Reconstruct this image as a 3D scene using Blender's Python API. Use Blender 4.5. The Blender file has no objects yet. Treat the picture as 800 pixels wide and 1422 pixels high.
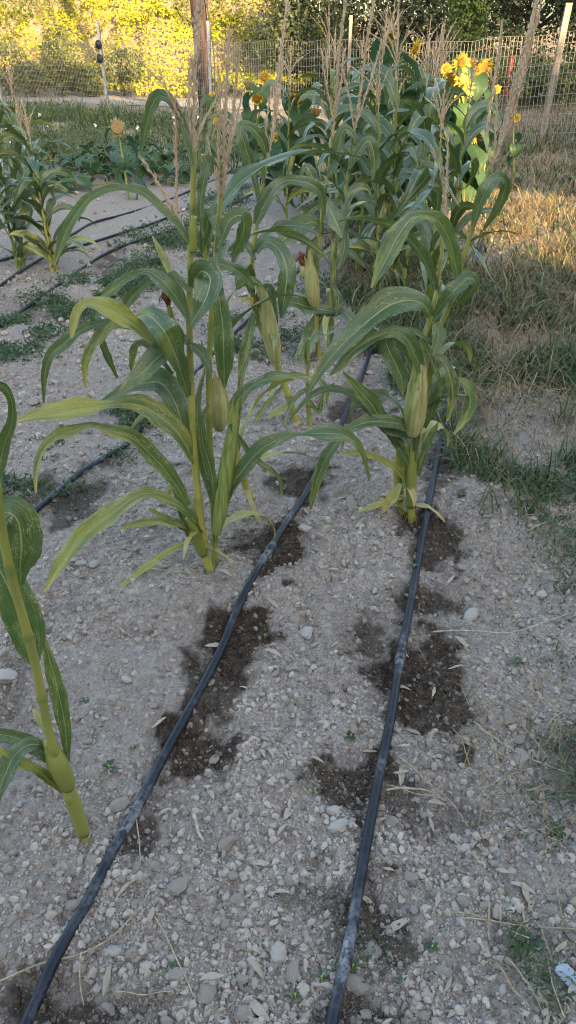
import bpy, math, random
import numpy as np
from mathutils import Vector

rng = np.random.default_rng(11)
random.seed(5)
R = math.radians
scene = bpy.context.scene
COL = scene.collection

# ------------------------------------------------------------------ camera
CH, TH, F = 1.45, R(31.2), 1095.0          # camera height, pitch down, focal length in photo pixels
cd = bpy.data.cameras.new('camera')
cam = bpy.data.objects.new('camera', cd); COL.objects.link(cam)
cam.location = (0, 0, CH); cam.rotation_euler = (R(90) - TH, 0, 0)
cd.sensor_fit = 'VERTICAL'; cd.sensor_height = 24
cd.lens = 24 * F / 1422.0
cd.clip_start = 0.05; cd.clip_end = 500
scene.camera = cam

# ------------------------------------------------------------------ light
SUN_EL, SUN_AZ = R(14), R(27)              # low evening sun, behind the camera to the right
world = bpy.data.worlds.new('World'); scene.world = world; world.use_nodes = True
wn = world.node_tree.nodes; wl = world.node_tree.links
sky = wn.new('ShaderNodeTexSky'); sky.sky_type = 'NISHITA'; sky.sun_disc = False
sky.sun_elevation = SUN_EL; sky.sun_rotation = R(180) - SUN_AZ
sky.air_density = 1.0; sky.dust_density = 3.0; sky.ozone_density = 0.1
bg = wn['Background']; bg.inputs['Strength'].default_value = 0.15
wl.new(sky.outputs[0], bg.inputs[0])
sd = bpy.data.lights.new('sun', 'SUN'); sd.energy = 4.4; sd.angle = R(0.5); sd.color = (1.0, 0.69, 0.34)
sun = bpy.data.objects.new('sun', sd); COL.objects.link(sun)
SDIR = Vector((-math.sin(SUN_AZ) * math.cos(SUN_EL), math.cos(SUN_AZ) * math.cos(SUN_EL), -math.sin(SUN_EL)))
sun.rotation_euler = SDIR.to_track_quat('-Z', 'Y').to_euler()
sun.location = (8, -16, 14)
scene.view_settings.view_transform = 'Standard'
scene.view_settings.look = 'None'
scene.view_settings.gamma = 1
scene.view_settings.exposure = 2.66
scene.cycles.diffuse_bounces = 1
scene.cycles.use_denoising = True; scene.cycles.denoiser = 'OPENIMAGEDENOISE'; scene.cycles.denoising_input_passes = 'RGB_ALBEDO_NORMAL'; scene.cycles.denoising_prefilter = 'ACCURATE'; scene.cycles.use_adaptive_sampling = False; scene.cycles.caustics_reflective = False; scene.cycles.sample_clamp_indirect = 3
scene.cycles.pixel_filter_type = 'BLACKMAN_HARRIS'; scene.cycles.filter_width = 1.1

# ------------------------------------------------------------------ noise and ground shape
def _hash(ix, iy, s):
    n = (ix.astype(np.int64) * 374761393 + iy.astype(np.int64) * 668265263 + s * 1274126177) & 0xffffffff
    n = ((n ^ (n >> 13)) * 1274126177) & 0xffffffff
    return ((n ^ (n >> 16)) & 0xffff) / 65535.0

def vnoise(x, y, s=0):
    ix, iy = np.floor(x), np.floor(y)
    fx, fy = x - ix, y - iy
    ix = ix.astype(np.int64); iy = iy.astype(np.int64)
    u = fx * fx * (3 - 2 * fx); v = fy * fy * (3 - 2 * fy)
    a = _hash(ix, iy, s); b = _hash(ix + 1, iy, s); c = _hash(ix, iy + 1, s); d = _hash(ix + 1, iy + 1, s)
    return a + (b - a) * u + (c - a) * v + (a - b - c + d) * u * v

def fbm(x, y, o=4, s=0):
    r = 0; a = .5; t = 0
    for k in range(o):
        r = r + a * vnoise(x * 2 ** k + 17.3 * k, y * 2 ** k - 9.1 * k, s + k); t += a; a *= .5
    return r / t

def sstep(a, b, x):
    t = np.clip((x - a) / (b - a), 0, 1); return t * t * (3 - 2 * t)

def ray(px, py):
    xc, yc = (px - 400) / F, (711 - py) / F
    return xc, math.cos(TH) + yc * math.sin(TH), -math.sin(TH) + yc * math.cos(TH)

def P(px, py, Y):                          # point on the sight line of a photo pixel at world distance Y
    dx, dy, dz = ray(px, py); t = Y / dy
    return np.array([dx * t, Y, CH + dz * t])

def G0(px, py, z=0.0):
    dx, dy, dz = ray(px, py); t = (CH - z) / -dz
    return np.array([dx * t, dy * t, z])

def depth(p):
    return p[1] * math.cos(TH) + (CH - p[2]) * math.sin(TH)

# soaked hollows under the drippers: photo x, y, half width, half height, strength
WET = [(392, 758, 52, 46, 1), (322, 895, 56, 56, 1), (292, 958, 40, 36, .9), (266, 1034, 56, 44, 1), (196, 1150, 36, 50, .8), (575, 925, 82, 74, 1),
       (600, 990, 62, 54, .95), (515, 890, 42, 42, .85), (498, 1090, 64, 56, .95), (548, 1110, 48, 36, .7), (602, 755, 42, 44, .95), (590, 828, 60, 24, .9),
       (420, 664, 46, 28, .95), (105, 690, 58, 46, .85), (50, 1385, 110, 56, .9), (150, 1395, 70, 40, .5), (515, 1300, 60, 90, .85), (500, 1395, 70, 55, .85), (440, 1240, 60, 28, .55),
       (492, 560, 48, 26, .8), (345, 755, 28, 26, .55), (608, 650, 26, 36, .75), (640, 560, 28, 28, .65), (150, 362, 22, 18, .75), (440, 1190, 28, 18, .35),
       (520, 470, 36, 20, .6), (20, 960, 36, 70, .4), (565, 730, 22, 20, .85), (100, 850, 32, 22, .35), (640, 1130, 60, 26, .5), (240, 560, 40, 24, .5), (40, 430, 50, 16, .4)]
WETW = []
for (a, b, rx, ry, k) in WET:
    rx *= .88; ry *= .88
    c = G0(a, b); e = G0(a + rx, b); f1 = G0(a, b - ry); f2 = G0(a, b + ry)
    WETW.append((c[0], (f1[1] + f2[1]) / 2, abs(e[0] - c[0]), abs(f1[1] - f2[1]) / 2, k))

def wet(x, y):
    w = np.zeros_like(x)
    n = (fbm(x * 14, y * 14, 5, 40) - .5) * 2.3
    for (cx, cy, rx, ry, k) in WETW:
        m = (np.abs(x - cx) < 2.4 * rx) & (np.abs(y - cy) < 2.4 * ry)
        if not m.any(): continue
        d = np.hypot((x[m] - cx) / rx, (y[m] - cy) / ry)
        w[m] = np.maximum(w[m], k * sstep(1.15, .72, d + n[m])); w[m] = np.maximum(w[m], .42 * k * sstep(1.55, .75, d + n[m] * .45))
    return w

def hollow(x, y):
    w = np.zeros_like(x)
    for (cx, cy, rx, ry, k) in WETW:
        d = ((x - cx) / (rx * 1.15)) ** 2 + ((y - cy) / (ry * 1.15)) ** 2
        w += k * np.exp(-d * 1.3) * min(.03, rx * .25)
    return w

MOUNDS = [(-.02, 2.06, .24, .03), (.5, 2.6, .2, .02), (.28, 2.2, .22, .02), (-.45, 1.75, .3, .018), (.75, 2.3, .12, .03), (.7, 2.55, .1, .025)]

def bank_base(x):                          # where the slope beyond the track starts
    return 24.0 - .30 * x

def gheight(x, y):
    x = np.asarray(x, float); y = np.asarray(y, float)
    z = (fbm(x * .5, y * .5, 2, 3) - .5) * .05
    z += (fbm(x * 2.1, y * 2.1, 3, 9) - .5) * .075
    z -= hollow(x, y)
    for (cx, cy, r, h) in MOUNDS: z += h * np.exp(-((x - cx) ** 2 + (y - cy) ** 2) / r ** 2)
    b = bank_base(x)
    left = np.clip(y - b, 0, 60)
    z += np.minimum(left * .95, 3.2 + left * .22) * sstep(0, .6, left) * (.12 + .88 * sstep(1.6, -.6, x))
    z += .5 * sstep(11.5, 19, y + x * .8) * sstep(2.0, 5.0, x)
    return z

def fine(x, y):                            # clods and crumbs of the surface itself
    a = np.abs(fbm(x * 19, y * 19, 2, 21) - .5) * 2
    b = np.abs(fbm(x * 55, y * 55, 2, 27) - .5) * 2
    rough = .35 + .9 * fbm(x * 1.7 + 5, y * 1.7, 2, 33)
    c = fbm(x * 6.5, y * 6.5, 3, 29) - .5
    return (a * -.026 + b * -.015) * rough + c * .05

def gz(x, y):
    xa, ya = np.array([x], float), np.array([y], float)
    return float((gheight(xa, ya) + fine(xa, ya))[0])

def G(px, py):                             # ground point under a photo pixel
    z = 0.0
    for _ in range(4):
        p = G0(px, py, z); z = gz(p[0], p[1])
    return np.array([p[0], p[1], z])

# ------------------------------------------------------------------ mesh helpers
def mk(name, V, Fs, mat=None, parent=None, smooth=True, attrs=None, uv=None, origin=None, link=True):
    """one mesh object from arrays; Fs is one or several (n,k) index arrays; origin: the parent's world place"""
    V = np.asarray(V, float)
    if origin is not None: V = V - np.asarray(origin)
    me = bpy.data.meshes.new(name)
    if isinstance(Fs, np.ndarray): Fs = [Fs]
    Fs = [np.asarray(f, dtype=np.int32) for f in Fs if len(f)]
    loops = np.concatenate([f.ravel() for f in Fs])
    sizes = np.concatenate([np.full(len(f), f.shape[1], dtype=np.int32) for f in Fs])
    starts = np.concatenate([[0], np.cumsum(sizes)[:-1]]).astype(np.int32)
    me.vertices.add(len(V)); me.vertices.foreach_set('co', V.astype(np.float32).ravel())
    me.loops.add(len(loops)); me.loops.foreach_set('vertex_index', loops)
    me.polygons.add(len(sizes)); me.polygons.foreach_set('loop_start', starts)
    me.polygons.foreach_set('use_smooth', np.full(len(sizes), bool(smooth)))
    if uv is not None:
        l = me.uv_layers.new(name='UVMap'); l.data.foreach_set('uv', np.asarray(uv, np.float32)[loops].ravel())
    for k, a in (attrs or {}).items():
        at = me.attributes.new(k, 'FLOAT', 'POINT')
        at.data.foreach_set('value', np.broadcast_to(np.asarray(a, np.float32), (len(V),)).copy())
    me.update(calc_edges=True)
    if mat: me.materials.append(mat)
    o = bpy.data.objects.new(name, me)
    if link: COL.objects.link(o)
    if parent is not None: o.parent = parent
    return o

def tag(o, label=None, cat=None, group=None, kind=None):
    if label: o['label'] = label
    if cat: o['category'] = cat
    if group: o['group'] = group
    if kind: o['kind'] = kind
    return o

def thing(name, loc, label, cat, group=None):
    o = bpy.data.objects.new(name, None); COL.objects.link(o)
    o.location = loc; o.empty_display_size = .1
    return tag(o, label, cat, group)

def cr(pts, n):
    """Catmull-Rom through rows of pts, n samples evenly spread by chord"""
    p = np.asarray(pts, float)
    d = np.concatenate([[0], np.cumsum(np.linalg.norm(np.diff(p[:, :3], axis=0), axis=1) + 1e-6)])
    q = np.vstack([2 * p[0] - p[1], p, 2 * p[-1] - p[-2]])
    t = np.linspace(0, d[-1], n)
    k = np.clip(np.searchsorted(d, t, side='right') - 1, 0, len(p) - 2)
    s = ((t - d[k]) / (d[k + 1] - d[k]))[:, None]
    a, b, c, e = q[k], q[k + 1], q[k + 2], q[k + 3]
    return .5 * ((2 * b) + (-a + c) * s + (2 * a - 5 * b + 4 * c - e) * s ** 2 + (-a + 3 * b - 3 * c + e) * s ** 3)

def nrm(v):
    return v / (np.linalg.norm(v, axis=-1, keepdims=True) + 1e-12)

def tube(path, rad, sides=8, cap=True):
    p = np.asarray(path, float); n = len(p)
    r = np.broadcast_to(np.asarray(rad, float), (n,))
    T = nrm(np.gradient(p, axis=0))
    ref = np.array([0, 0, 1.0]) if abs(T[:, 2]).mean() < .8 else np.array([1.0, 0, 0])
    A = np.zeros_like(p); a = nrm(np.cross(T[0], ref))
    for i in range(n):
        a = nrm(a - T[i] * a.dot(T[i])); A[i] = a
    B = np.cross(T, A)
    th = np.linspace(0, 2 * math.pi, sides, endpoint=False)
    V = p[:, None] + r[:, None, None] * (np.cos(th)[None, :, None] * A[:, None] + np.sin(th)[None, :, None] * B[:, None])
    V = V.reshape(-1, 3)
    i, j = np.meshgrid(np.arange(n - 1), np.arange(sides), indexing='ij')
    Q = np.stack([i * sides + j, i * sides + (j + 1) % sides, (i + 1) * sides + (j + 1) % sides, (i + 1) * sides + j], -1).reshape(-1, 4)
    Fs = [Q]
    if cap:
        V = np.vstack([V, p[:1], p[-1:]])
        j = np.arange(sides); k = (j + 1) % sides
        Fs.append(np.stack([np.full(sides, n * sides), k, j], -1))
        Fs.append(np.stack([np.full(sides, n * sides + 1), (n - 1) * sides + j, (n - 1) * sides + k], -1))
    return V, Fs

class MB:
    """collects pieces for one mesh"""
    def __init__(s): s.V = []; s.F = {}; s.n = 0; s.A = []
    def add(s, V, Fs, a=0.0):
        if isinstance(Fs, np.ndarray): Fs = [Fs]
        for f in Fs:
            if len(f): s.F.setdefault(f.shape[1], []).append(np.asarray(f) + s.n)
        s.V.append(np.asarray(V, float)); s.A.append(np.broadcast_to(np.asarray(a, float), (len(V),))); s.n += len(V)
    def build(s, name, mat, parent=None, origin=None, smooth=True, attr='tint', **kw):
        V = np.vstack(s.V); Fs = [np.vstack(f) for f in s.F.values()]
        return mk(name, V, Fs, mat, parent, smooth, {attr: np.concatenate(s.A)}, origin=origin, **kw)

def box(cx, cy, cz, sx, sy, sz):
    V = np.array([[x, y, z] for x in (-1, 1) for y in (-1, 1) for z in (-1, 1)], float) * np.array([sx, sy, sz]) / 2 + np.array([cx, cy, cz])
    return V, np.array([[0, 1, 3, 2], [4, 6, 7, 5], [0, 4, 5, 1], [2, 3, 7, 6], [0, 2, 6, 4], [1, 5, 7, 3]])

def ico(sub=0):
    import bmesh
    bm = bmesh.new(); bmesh.ops.create_icosphere(bm, subdivisions=sub + 1, radius=1)
    V = np.array([v.co[:] for v in bm.verts]); Fa = np.array([[v.index for v in f.verts] for f in bm.faces]); bm.free()
    return V, Fa

def rot_rand(n):
    q = nrm(rng.normal(size=(n, 4))); w, x, y, z = q.T
    return np.stack([1 - 2 * (y * y + z * z), 2 * (x * y - z * w), 2 * (x * z + y * w), 2 * (x * y + z * w), 1 - 2 * (x * x + z * z), 2 * (y * z - x * w),
                     2 * (x * z - y * w), 2 * (y * z + x * w), 1 - 2 * (x * x + y * y)], -1).reshape(n, 3, 3)

# ------------------------------------------------------------------ materials
class NT:
    def __init__(s, name):
        s.m = bpy.data.materials.new(name); s.m.use_nodes = True
        s.t = s.m.node_tree; s.p = s.t.nodes['Principled BSDF']; s.out = s.t.nodes['Material Output']
    def n(s, typ, **kw):
        o = s.t.nodes.new('ShaderNode' + typ)
        for k, v in kw.items(): setattr(o, k, v)
        return o
    def l(s, a, b): s.t.links.new(a, b)
    def put(s, sock, v):
        if hasattr(v, 'is_output') or isinstance(v, bpy.types.NodeSocket): s.l(v, sock)
        else: sock.default_value = v
    def math(s, op, a, b=0.5, c=None, clamp=False):
        o = s.n('Math', operation=op, use_clamp=clamp); s.put(o.inputs[0], a); s.put(o.inputs[1], b)
        if c is not None: s.put(o.inputs[2], c)
        return o.outputs[0]
    def noise(s, vec, scale, det=3, rough=.5):
        o = s.n('TexNoise'); o.inputs['Scale'].default_value = scale; o.inputs['Detail'].default_value = det; o.inputs['Roughness'].default_value = rough
        if vec is not None: s.l(vec, o.inputs['Vector'])
        return o.outputs['Fac']
    def voro(s, vec, scale, feature='F1'):
        o = s.n('TexVoronoi', feature=feature); o.inputs['Scale'].default_value = scale
        if vec is not None: s.l(vec, o.inputs['Vector'])
        return o
    def ramp(s, f, a, b, lo=0.0, hi=1.0):
        o = s.n('MapRange'); o.interpolation_type = 'SMOOTHSTEP'
        s.put(o.inputs[0], f); o.inputs[1].default_value = a; o.inputs[2].default_value = b; o.inputs[3].default_value = lo; o.inputs[4].default_value = hi
        return o.outputs[0]
    def mix(s, f, a, b, mode='MIX'):
        o = s.n('Mix', data_type='RGBA', blend_type=mode)
        s.put(o.inputs[0], f)
        for sk, v in ((o.inputs[6], a), (o.inputs[7], b)):
            if isinstance(v, tuple): sk.default_value = (*v, 1) if len(v) == 3 else v
            else: s.l(v, sk)
        return o.outputs[2]
    def attr(s, name): return s.n('Attribute', attribute_name=name).outputs['Fac']
    def obj(s): return s.n('TexCoord').outputs['Object']
    def rnd(s): return s.n('ObjectInfo').outputs['Random']
    def geo(s): return s.n('NewGeometry').outputs['Position']
    def scale(s, vec, x, y, z):
        o = s.n('VectorMath', operation='MULTIPLY'); s.l(vec, o.inputs[0]); o.inputs[1].default_value = (x, y, z); return o.outputs[0]
    def bump(s, h, strength=.4, dist=.01, prev=None):
        o = s.n('Bump'); o.inputs['Strength'].default_value = strength; o.inputs['Distance'].default_value = dist
        s.l(h, o.inputs['Height'])
        if prev is not None: s.l(prev, o.inputs['Normal'])
        return o.outputs[0]
    def fin(s, col, rough=.8, normal=None, spec=.3, trans=0.0, tcol=None):
        s.put(s.p.inputs['Base Color'], col if not isinstance(col, tuple) else (*col, 1))
        s.put(s.p.inputs['Roughness'], rough); s.p.inputs['Specular IOR Level'].default_value = spec
        if normal is not None: s.l(normal, s.p.inputs['Normal'])
        if trans > 0:
            tr = s.n('BsdfTranslucent'); s.put(tr.inputs[0], tcol if tcol is not None else col)
            if normal is not None: s.l(normal, tr.inputs['Normal'])
            mx = s.n('MixShader'); mx.inputs[0].default_value = trans
            s.l(s.p.outputs[0], mx.inputs[1]); s.l(tr.outputs[0], mx.inputs[2]); s.l(mx.outputs[0], s.out.inputs[0])
        return s.m

def mat_soil(name, crumbs=False):
    t = NT(name); g = t.geo()
    big = t.noise(g, 1.3, 4); mid = t.noise(g, 9, 4); fin = t.noise(g, 70, 4, .65)
    k = (1.0 if crumbs else .62); c = t.mix(t.ramp(big, .35, .65), (.345 * k, .298 * k, .248 * k), (.435 * k, .382 * k, .325 * k))  # ground base darkened, so shade between the crumbs is in the colour
    c = t.mix(t.ramp(mid, .35, .7, 0, .55), c, (.26, .225, .195))
    c = t.mix(t.ramp(fin, .52, .75, 0, .4), c, (.50, .46, .42))
    if crumbs:
        tt = t.attr('tint')
        c = t.mix(t.ramp(tt, 0, .5, .85, 0), c, (.15, .12, .095))
        c = t.mix(t.ramp(tt, .7, 1, 0, .6), c, (.47, .42, .36))
    else:
        wb = t.n('VectorMath', operation='ADD'); nz = t.n('TexNoise'); nz.inputs['Scale'].default_value = 40; t.l(g, nz.inputs['Vector'])
        t.l(g, wb.inputs[0]); t.l(t.scale(nz.outputs['Color'], .018, .018, .018), wb.inputs[1])
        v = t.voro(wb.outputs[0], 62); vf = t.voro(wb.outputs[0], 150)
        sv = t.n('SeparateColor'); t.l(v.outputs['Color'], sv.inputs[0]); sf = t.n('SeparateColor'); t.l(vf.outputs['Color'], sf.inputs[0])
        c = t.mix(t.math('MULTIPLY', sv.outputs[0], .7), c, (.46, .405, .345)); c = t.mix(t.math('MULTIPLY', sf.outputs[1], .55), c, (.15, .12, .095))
        crumb_h = t.math('ADD', t.math('MULTIPLY', v.outputs['Distance'], -1.0), t.math('MULTIPLY', vf.outputs['Distance'], -.45))
    if not crumbs: c = t.mix(t.attr('dust'), c, t.mix(t.ramp(fin, .3, .7), (.225, .192, .16), (.31, .272, .235)))
    lit = t.attr('litter')
    litc = t.mix(t.ramp(t.noise(g, 23, 4), .35, .65), (.13, .10, .065), (.30, .24, .155))
    c = t.mix(lit, c, litc)
    w = t.attr('wet')
    wc = t.mix(t.ramp(t.noise(g, 60, 5, .7), .35, .7), (.026, .018, .012), (.085, .060, .041))
    c = t.mix(w, c, wc)
    h = t.noise(g, 160, 4, .7)
    nb = t.bump(h, .55, .004)
    if not crumbs:
        nb = t.bump(crumb_h, .9, .011, nb)
    return t.fin(c, t.ramp(w, 0, 1, .95, .8), nb, .15)

def mat_corn(name, base=(.022, .054, .015), dry=(.42, .34, .10)):
    t = NT(name); uv = t.n('UVMap').outputs[0]
    sp = t.n('SeparateXYZ'); t.l(uv, sp.inputs[0]); u, v = sp.outputs[0], sp.outputs[1]
    du = t.math('ABSOLUTE', t.math('SUBTRACT', u, .5))
    age = t.attr('age')
    su = t.scale(uv, 60, 2.2, 1)
    add = t.n('VectorMath', operation='ADD'); t.l(su, add.inputs[0]); t.l(t.n('ObjectInfo').outputs['Location'], add.inputs[1])
    off = t.n('VectorMath', operation='ADD'); t.l(t.scale(uv, 5, 9, 1), off.inputs[0])
    rv = t.n('CombineXYZ'); t.l(t.math('MULTIPLY', t.rnd(), 37.0), rv.inputs[2]); t.l(rv.outputs[0], off.inputs[1])
    vein = t.noise(add.outputs[0], 1.0, 2)
    blot = t.noise(off.outputs[0], .55, 3)
    c = t.mix(t.ramp(vein, .32, .68), base, tuple(x * 2.1 for x in base))
    c = t.mix(t.ramp(blot, .35, .7, 0, .5), c, (.085, .135, .032))
    c = t.mix(t.math('MULTIPLY', t.rnd(), .35), c, (.030, .072, .038))
    # yellowing in from the margins and tip
    yf = t.math('ADD', t.math('MULTIPLY', age, 1.25), t.math('MULTIPLY', t.math('SUBTRACT', blot, .55), 1.5))
    yf = t.math('ADD', yf, t.math('MULTIPLY', t.math('SUBTRACT', v, .5), .5))
    c = t.mix(t.ramp(yf, .25, .95), c, (.27, .28, .045))
    stk = t.noise(t.scale(off.outputs[0], 3.2, .32, 1), 1.0, 3, .6)
    c = t.mix(t.math('MULTIPLY', t.ramp(stk, .50, .70), t.math('MULTIPLY', age, 1.1, clamp=True)), c, (.33, .32, .075))
    # feeding specks
    sv = t.n('VectorMath', operation='ADD'); t.l(t.scale(uv, 46, 44, 1), sv.inputs[0]); t.l(rv.outputs[0], sv.inputs[1])
    spk = t.noise(sv.outputs[0], 1.0, 2, .6)
    region = t.ramp(t.noise(off.outputs[0], .8, 2), .40, .62)
    c = t.mix(t.math('MULTIPLY', t.ramp(spk, .54, .63), t.math('MULTIPLY', region, t.math('ADD', t.math('MULTIPLY', age, 1.5), .42, clamp=True))), c, (.46, .43, .17))
    rib = t.ramp(du, .012, .042, 1, 0)
    c = t.mix(t.math('MULTIPLY', rib, .85), c, (.34, .37, .17))
    tip = t.math('ADD', v, t.math('MULTIPLY', age, .22)); tip = t.math('ADD', tip, t.math('MULTIPLY', t.math('SUBTRACT', blot, .5), .25))
    c = t.mix(t.ramp(tip, 1.0, 1.12), c, dry)
    mg = t.math('ADD', t.math('MULTIPLY', du, 2.0), t.math('MULTIPLY', t.math('SUBTRACT', t.noise(off.outputs[0], 2.2, 3, .6), .5), .9)); mg = t.math('ADD', mg, t.math('MULTIPLY', age, .22))
    c = t.mix(t.ramp(mg, 1.02, 1.18, 0, .8), c, (.33, .27, .11))
    hb = t.math('ADD', vein, t.math('MULTIPLY', rib, 2.0))
    nb = t.bump(hb, .6, .0022)
    return t.fin(c, t.ramp(vein, .3, .7, .26, .40), nb, .8, .20, t.mix(.5, c, (.22, .30, .03)))

def mat_stalk(name):
    t = NT(name); g = t.obj(); a = t.attr('tint')
    st = t.noise(t.scale(g, 120, 120, 5), 1.0, 3)
    c = t.mix(a, (.115, .155, .034), (.37, .33, .075))
    c = t.mix(t.ramp(st, .4, .75, 0, .5), c, (.22, .25, .06))
    c = t.mix(t.ramp(t.noise(g, 18, 3), .62, .8, 0, .45), c, (.30, .20, .07))
    return t.fin(c, .45, t.bump(st, .3, .002), .4)

def mat_fibre(name, c1, c2, rough=.8, sc=(60, 60, 6), trans=0.15):
    t = NT(name); g = t.obj(); st = t.noise(t.scale(g, *sc), 1.0, 3); a = t.attr('tint')
    c = t.mix(t.ramp(st, .3, .7), c1, c2); c = t.mix(t.math('MULTIPLY', a, .5), c, tuple(x * .55 for x in c1))
    return t.fin(c, rough, t.bump(st, .4, .002), .25, trans)

def mat_leafy(name, c1, c2, c3, sc=3.0, trans=.3, rough=.55, spec=.35):
    """leaf colours drawn from the attribute tint, one value for each leaf"""
    t = NT(name); a = t.attr('tint')
    c = t.mix(t.ramp(a, 0, .6), c1, c2); c = t.mix(t.ramp(a, .6, 1), c, c3)
    c = t.mix(t.ramp(t.noise(t.geo(), sc, 2), .3, .7, 0, .35), c, c1)
    return t.fin(c, rough, None, spec, trans)

def mat_plain(name, c1, c2, sc=20, rough=.7, spec=.3, bump=.3, metal=0.0):
    t = NT(name); n = t.noise(t.obj(), sc, 4, .6); c = t.mix(t.ramp(n, .3, .7), c1, c2)
    m = t.fin(c, rough, t.bump(n, bump, .004), spec); t.p.inputs['Metallic'].default_value = metal
    return m

def mat_hose():
    t = NT('hose_plastic'); g = t.geo(); n = t.noise(g, 55, 4, .65); n2 = t.noise(g, 9, 3); s = t.attr('scuff')
    c = t.mix(t.ramp(n, .4, .75), (.007, .010, .016), (.015, .021, .031))
    dust = t.math('MULTIPLY', t.ramp(n2, .48, .72), t.ramp(n, .46, .62))
    c = t.mix(t.math('MULTIPLY', dust, .22), c, (.20, .195, .19))
    c = t.mix(t.math('MULTIPLY', t.math('MULTIPLY', s, t.ramp(t.noise(g, 38, 6, .75), .38, .66)), .7), c, (.36, .38, .41))
    r = t.ramp(n, .3, .7, .38, .62)
    return t.fin(c, r, t.bump(n, .25, .002), .28)

M = {
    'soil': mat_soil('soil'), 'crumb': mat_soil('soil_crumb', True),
    'corn': mat_corn('corn_leaf'), 'corn_far': mat_corn('corn_leaf_blue_green', (.016, .040, .017)),
    'stalk': mat_stalk('corn_stalk'),
    'tassel': mat_fibre('tassel_straw', (.68, .52, .35), (.80, .66, .48), .8, (60, 60, 6), .4),
    'tassel_green': mat_fibre('tassel_green', (.30, .32, .15), (.48, .46, .27)),
    'tassel_peach': mat_fibre('tassel_peach', (.62, .40, .23), (.72, .54, .37)),
    'husk': mat_fibre('husk', (.24, .25, .085), (.40, .37, .17), .6, (90, 90, 3), .1),
    'husk_green': mat_fibre('husk_green', (.13, .18, .04), (.29, .33, .10), .5, (90, 90, 3), .1),
    'silk': mat_fibre('silk', (.17, .062, .030), (.30, .13, .065), .6, (80, 80, 10), 0),
    'dryleaf': mat_fibre('dry_leaf', (.30, .24, .17), (.47, .41, .33), .8, (80, 80, 20), .05),
    'straw': mat_fibre('straw', (.26, .20, .12), (.44, .36, .24), .75, (70, 70, 70), .05),
    'sf_leaf': mat_leafy('sunflower_leaf', (.036, .085, .038), (.062, .120, .044), (.21, .24, .055), 9, .40),
    'petal': mat_leafy('petal', (.70, .42, .02), (.78, .55, .04), (.78, .62, .09), 30, .35),
    'disc': mat_plain('seed_disc', (.16, .075, .015), (.42, .22, .03), 120, .9, .2, .6),
    'disc_tan': mat_plain('seed_disc_tan', (.16, .10, .045), (.32, .23, .11), 120, .9, .2, .6),
    'bract': mat_leafy('bract', (.10, .15, .04), (.20, .22, .06), (.33, .27, .09), 20, .2),
    'hose': mat_hose(),
    'grass': mat_leafy('grass_blade', (.030, .062, .020), (.055, .095, .028), (.13, .14, .045), 4, .25),
    'drygrass': mat_leafy('dry_grass_blade', (.12, .085, .045), (.24, .18, .095), (.40, .32, .18), 6, .2, .8, .2),
    'weed': mat_leafy('weed_leaf', (.034, .076, .034), (.062, .108, .048), (.125, .165, .07), 8, .2),
    'bankleaf': mat_leafy('bank_leaf', (.07, .09, .012), (.27, .27, .025), (.46, .38, .05), .8, .30, .75, .12),
    'bush': mat_leafy('bush_leaf', (.045, .070, .022), (.080, .105, .030), (.16, .15, .04), 1.5, .25),
    'wood_dark': mat_leafy('dark_wood_leaf', (.020, .034, .016), (.040, .058, .022), (.095, .085, .025), 1.5, .2),
    'pine': mat_leafy('pine_needle', (.050, .085, .020), (.090, .130, .028), (.13, .16, .04), 2, .2),
    'bark': mat_fibre('bark', (.018, .012, .012), (.048, .035, .034), .9, (26, 26, 2.2), 0),
    'galv': mat_plain('galvanised_steel', (.22, .24, .26), (.36, .38, .40), 30, .5, .5, .1, .3),
    'oldwood': mat_fibre('post_wood', (.13, .118, .10), (.24, .215, .185), .8, (40, 40, 4), 0),
    'wire': mat_plain('fence_wire', (.21, .19, .16), (.32, .29, .24), 30, .5, .5, .0),
    'gravel': mat_plain('track_gravel', (.17, .155, .14), (.30, .28, .25), 14, .95, .1, .6),
    'stone': mat_plain('stone', (.28, .255, .225), (.42, .385, .345), 60, .9, .2, .5),
    'clod': mat_plain('clod', (.215, .182, .148), (.37, .325, .278), 70, .95, .15, .7),
    'paper': mat_plain('paper_scrap', (.24, .29, .35), (.34, .39, .45), 30, .7, .3, .1),
    'redpaint': mat_plain('red_paint', (.30, .05, .04), (.42, .09, .07), 20, .7, .3, .1),
    'flower': mat_plain('white_flower', (.70, .70, .62), (.80, .80, .74), 30, .7, .3, .1),
    'bankearth': mat_plain('bank_earth', (.20, .13, .06), (.36, .26, .11), 3, .95, .1, .5),
}

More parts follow.
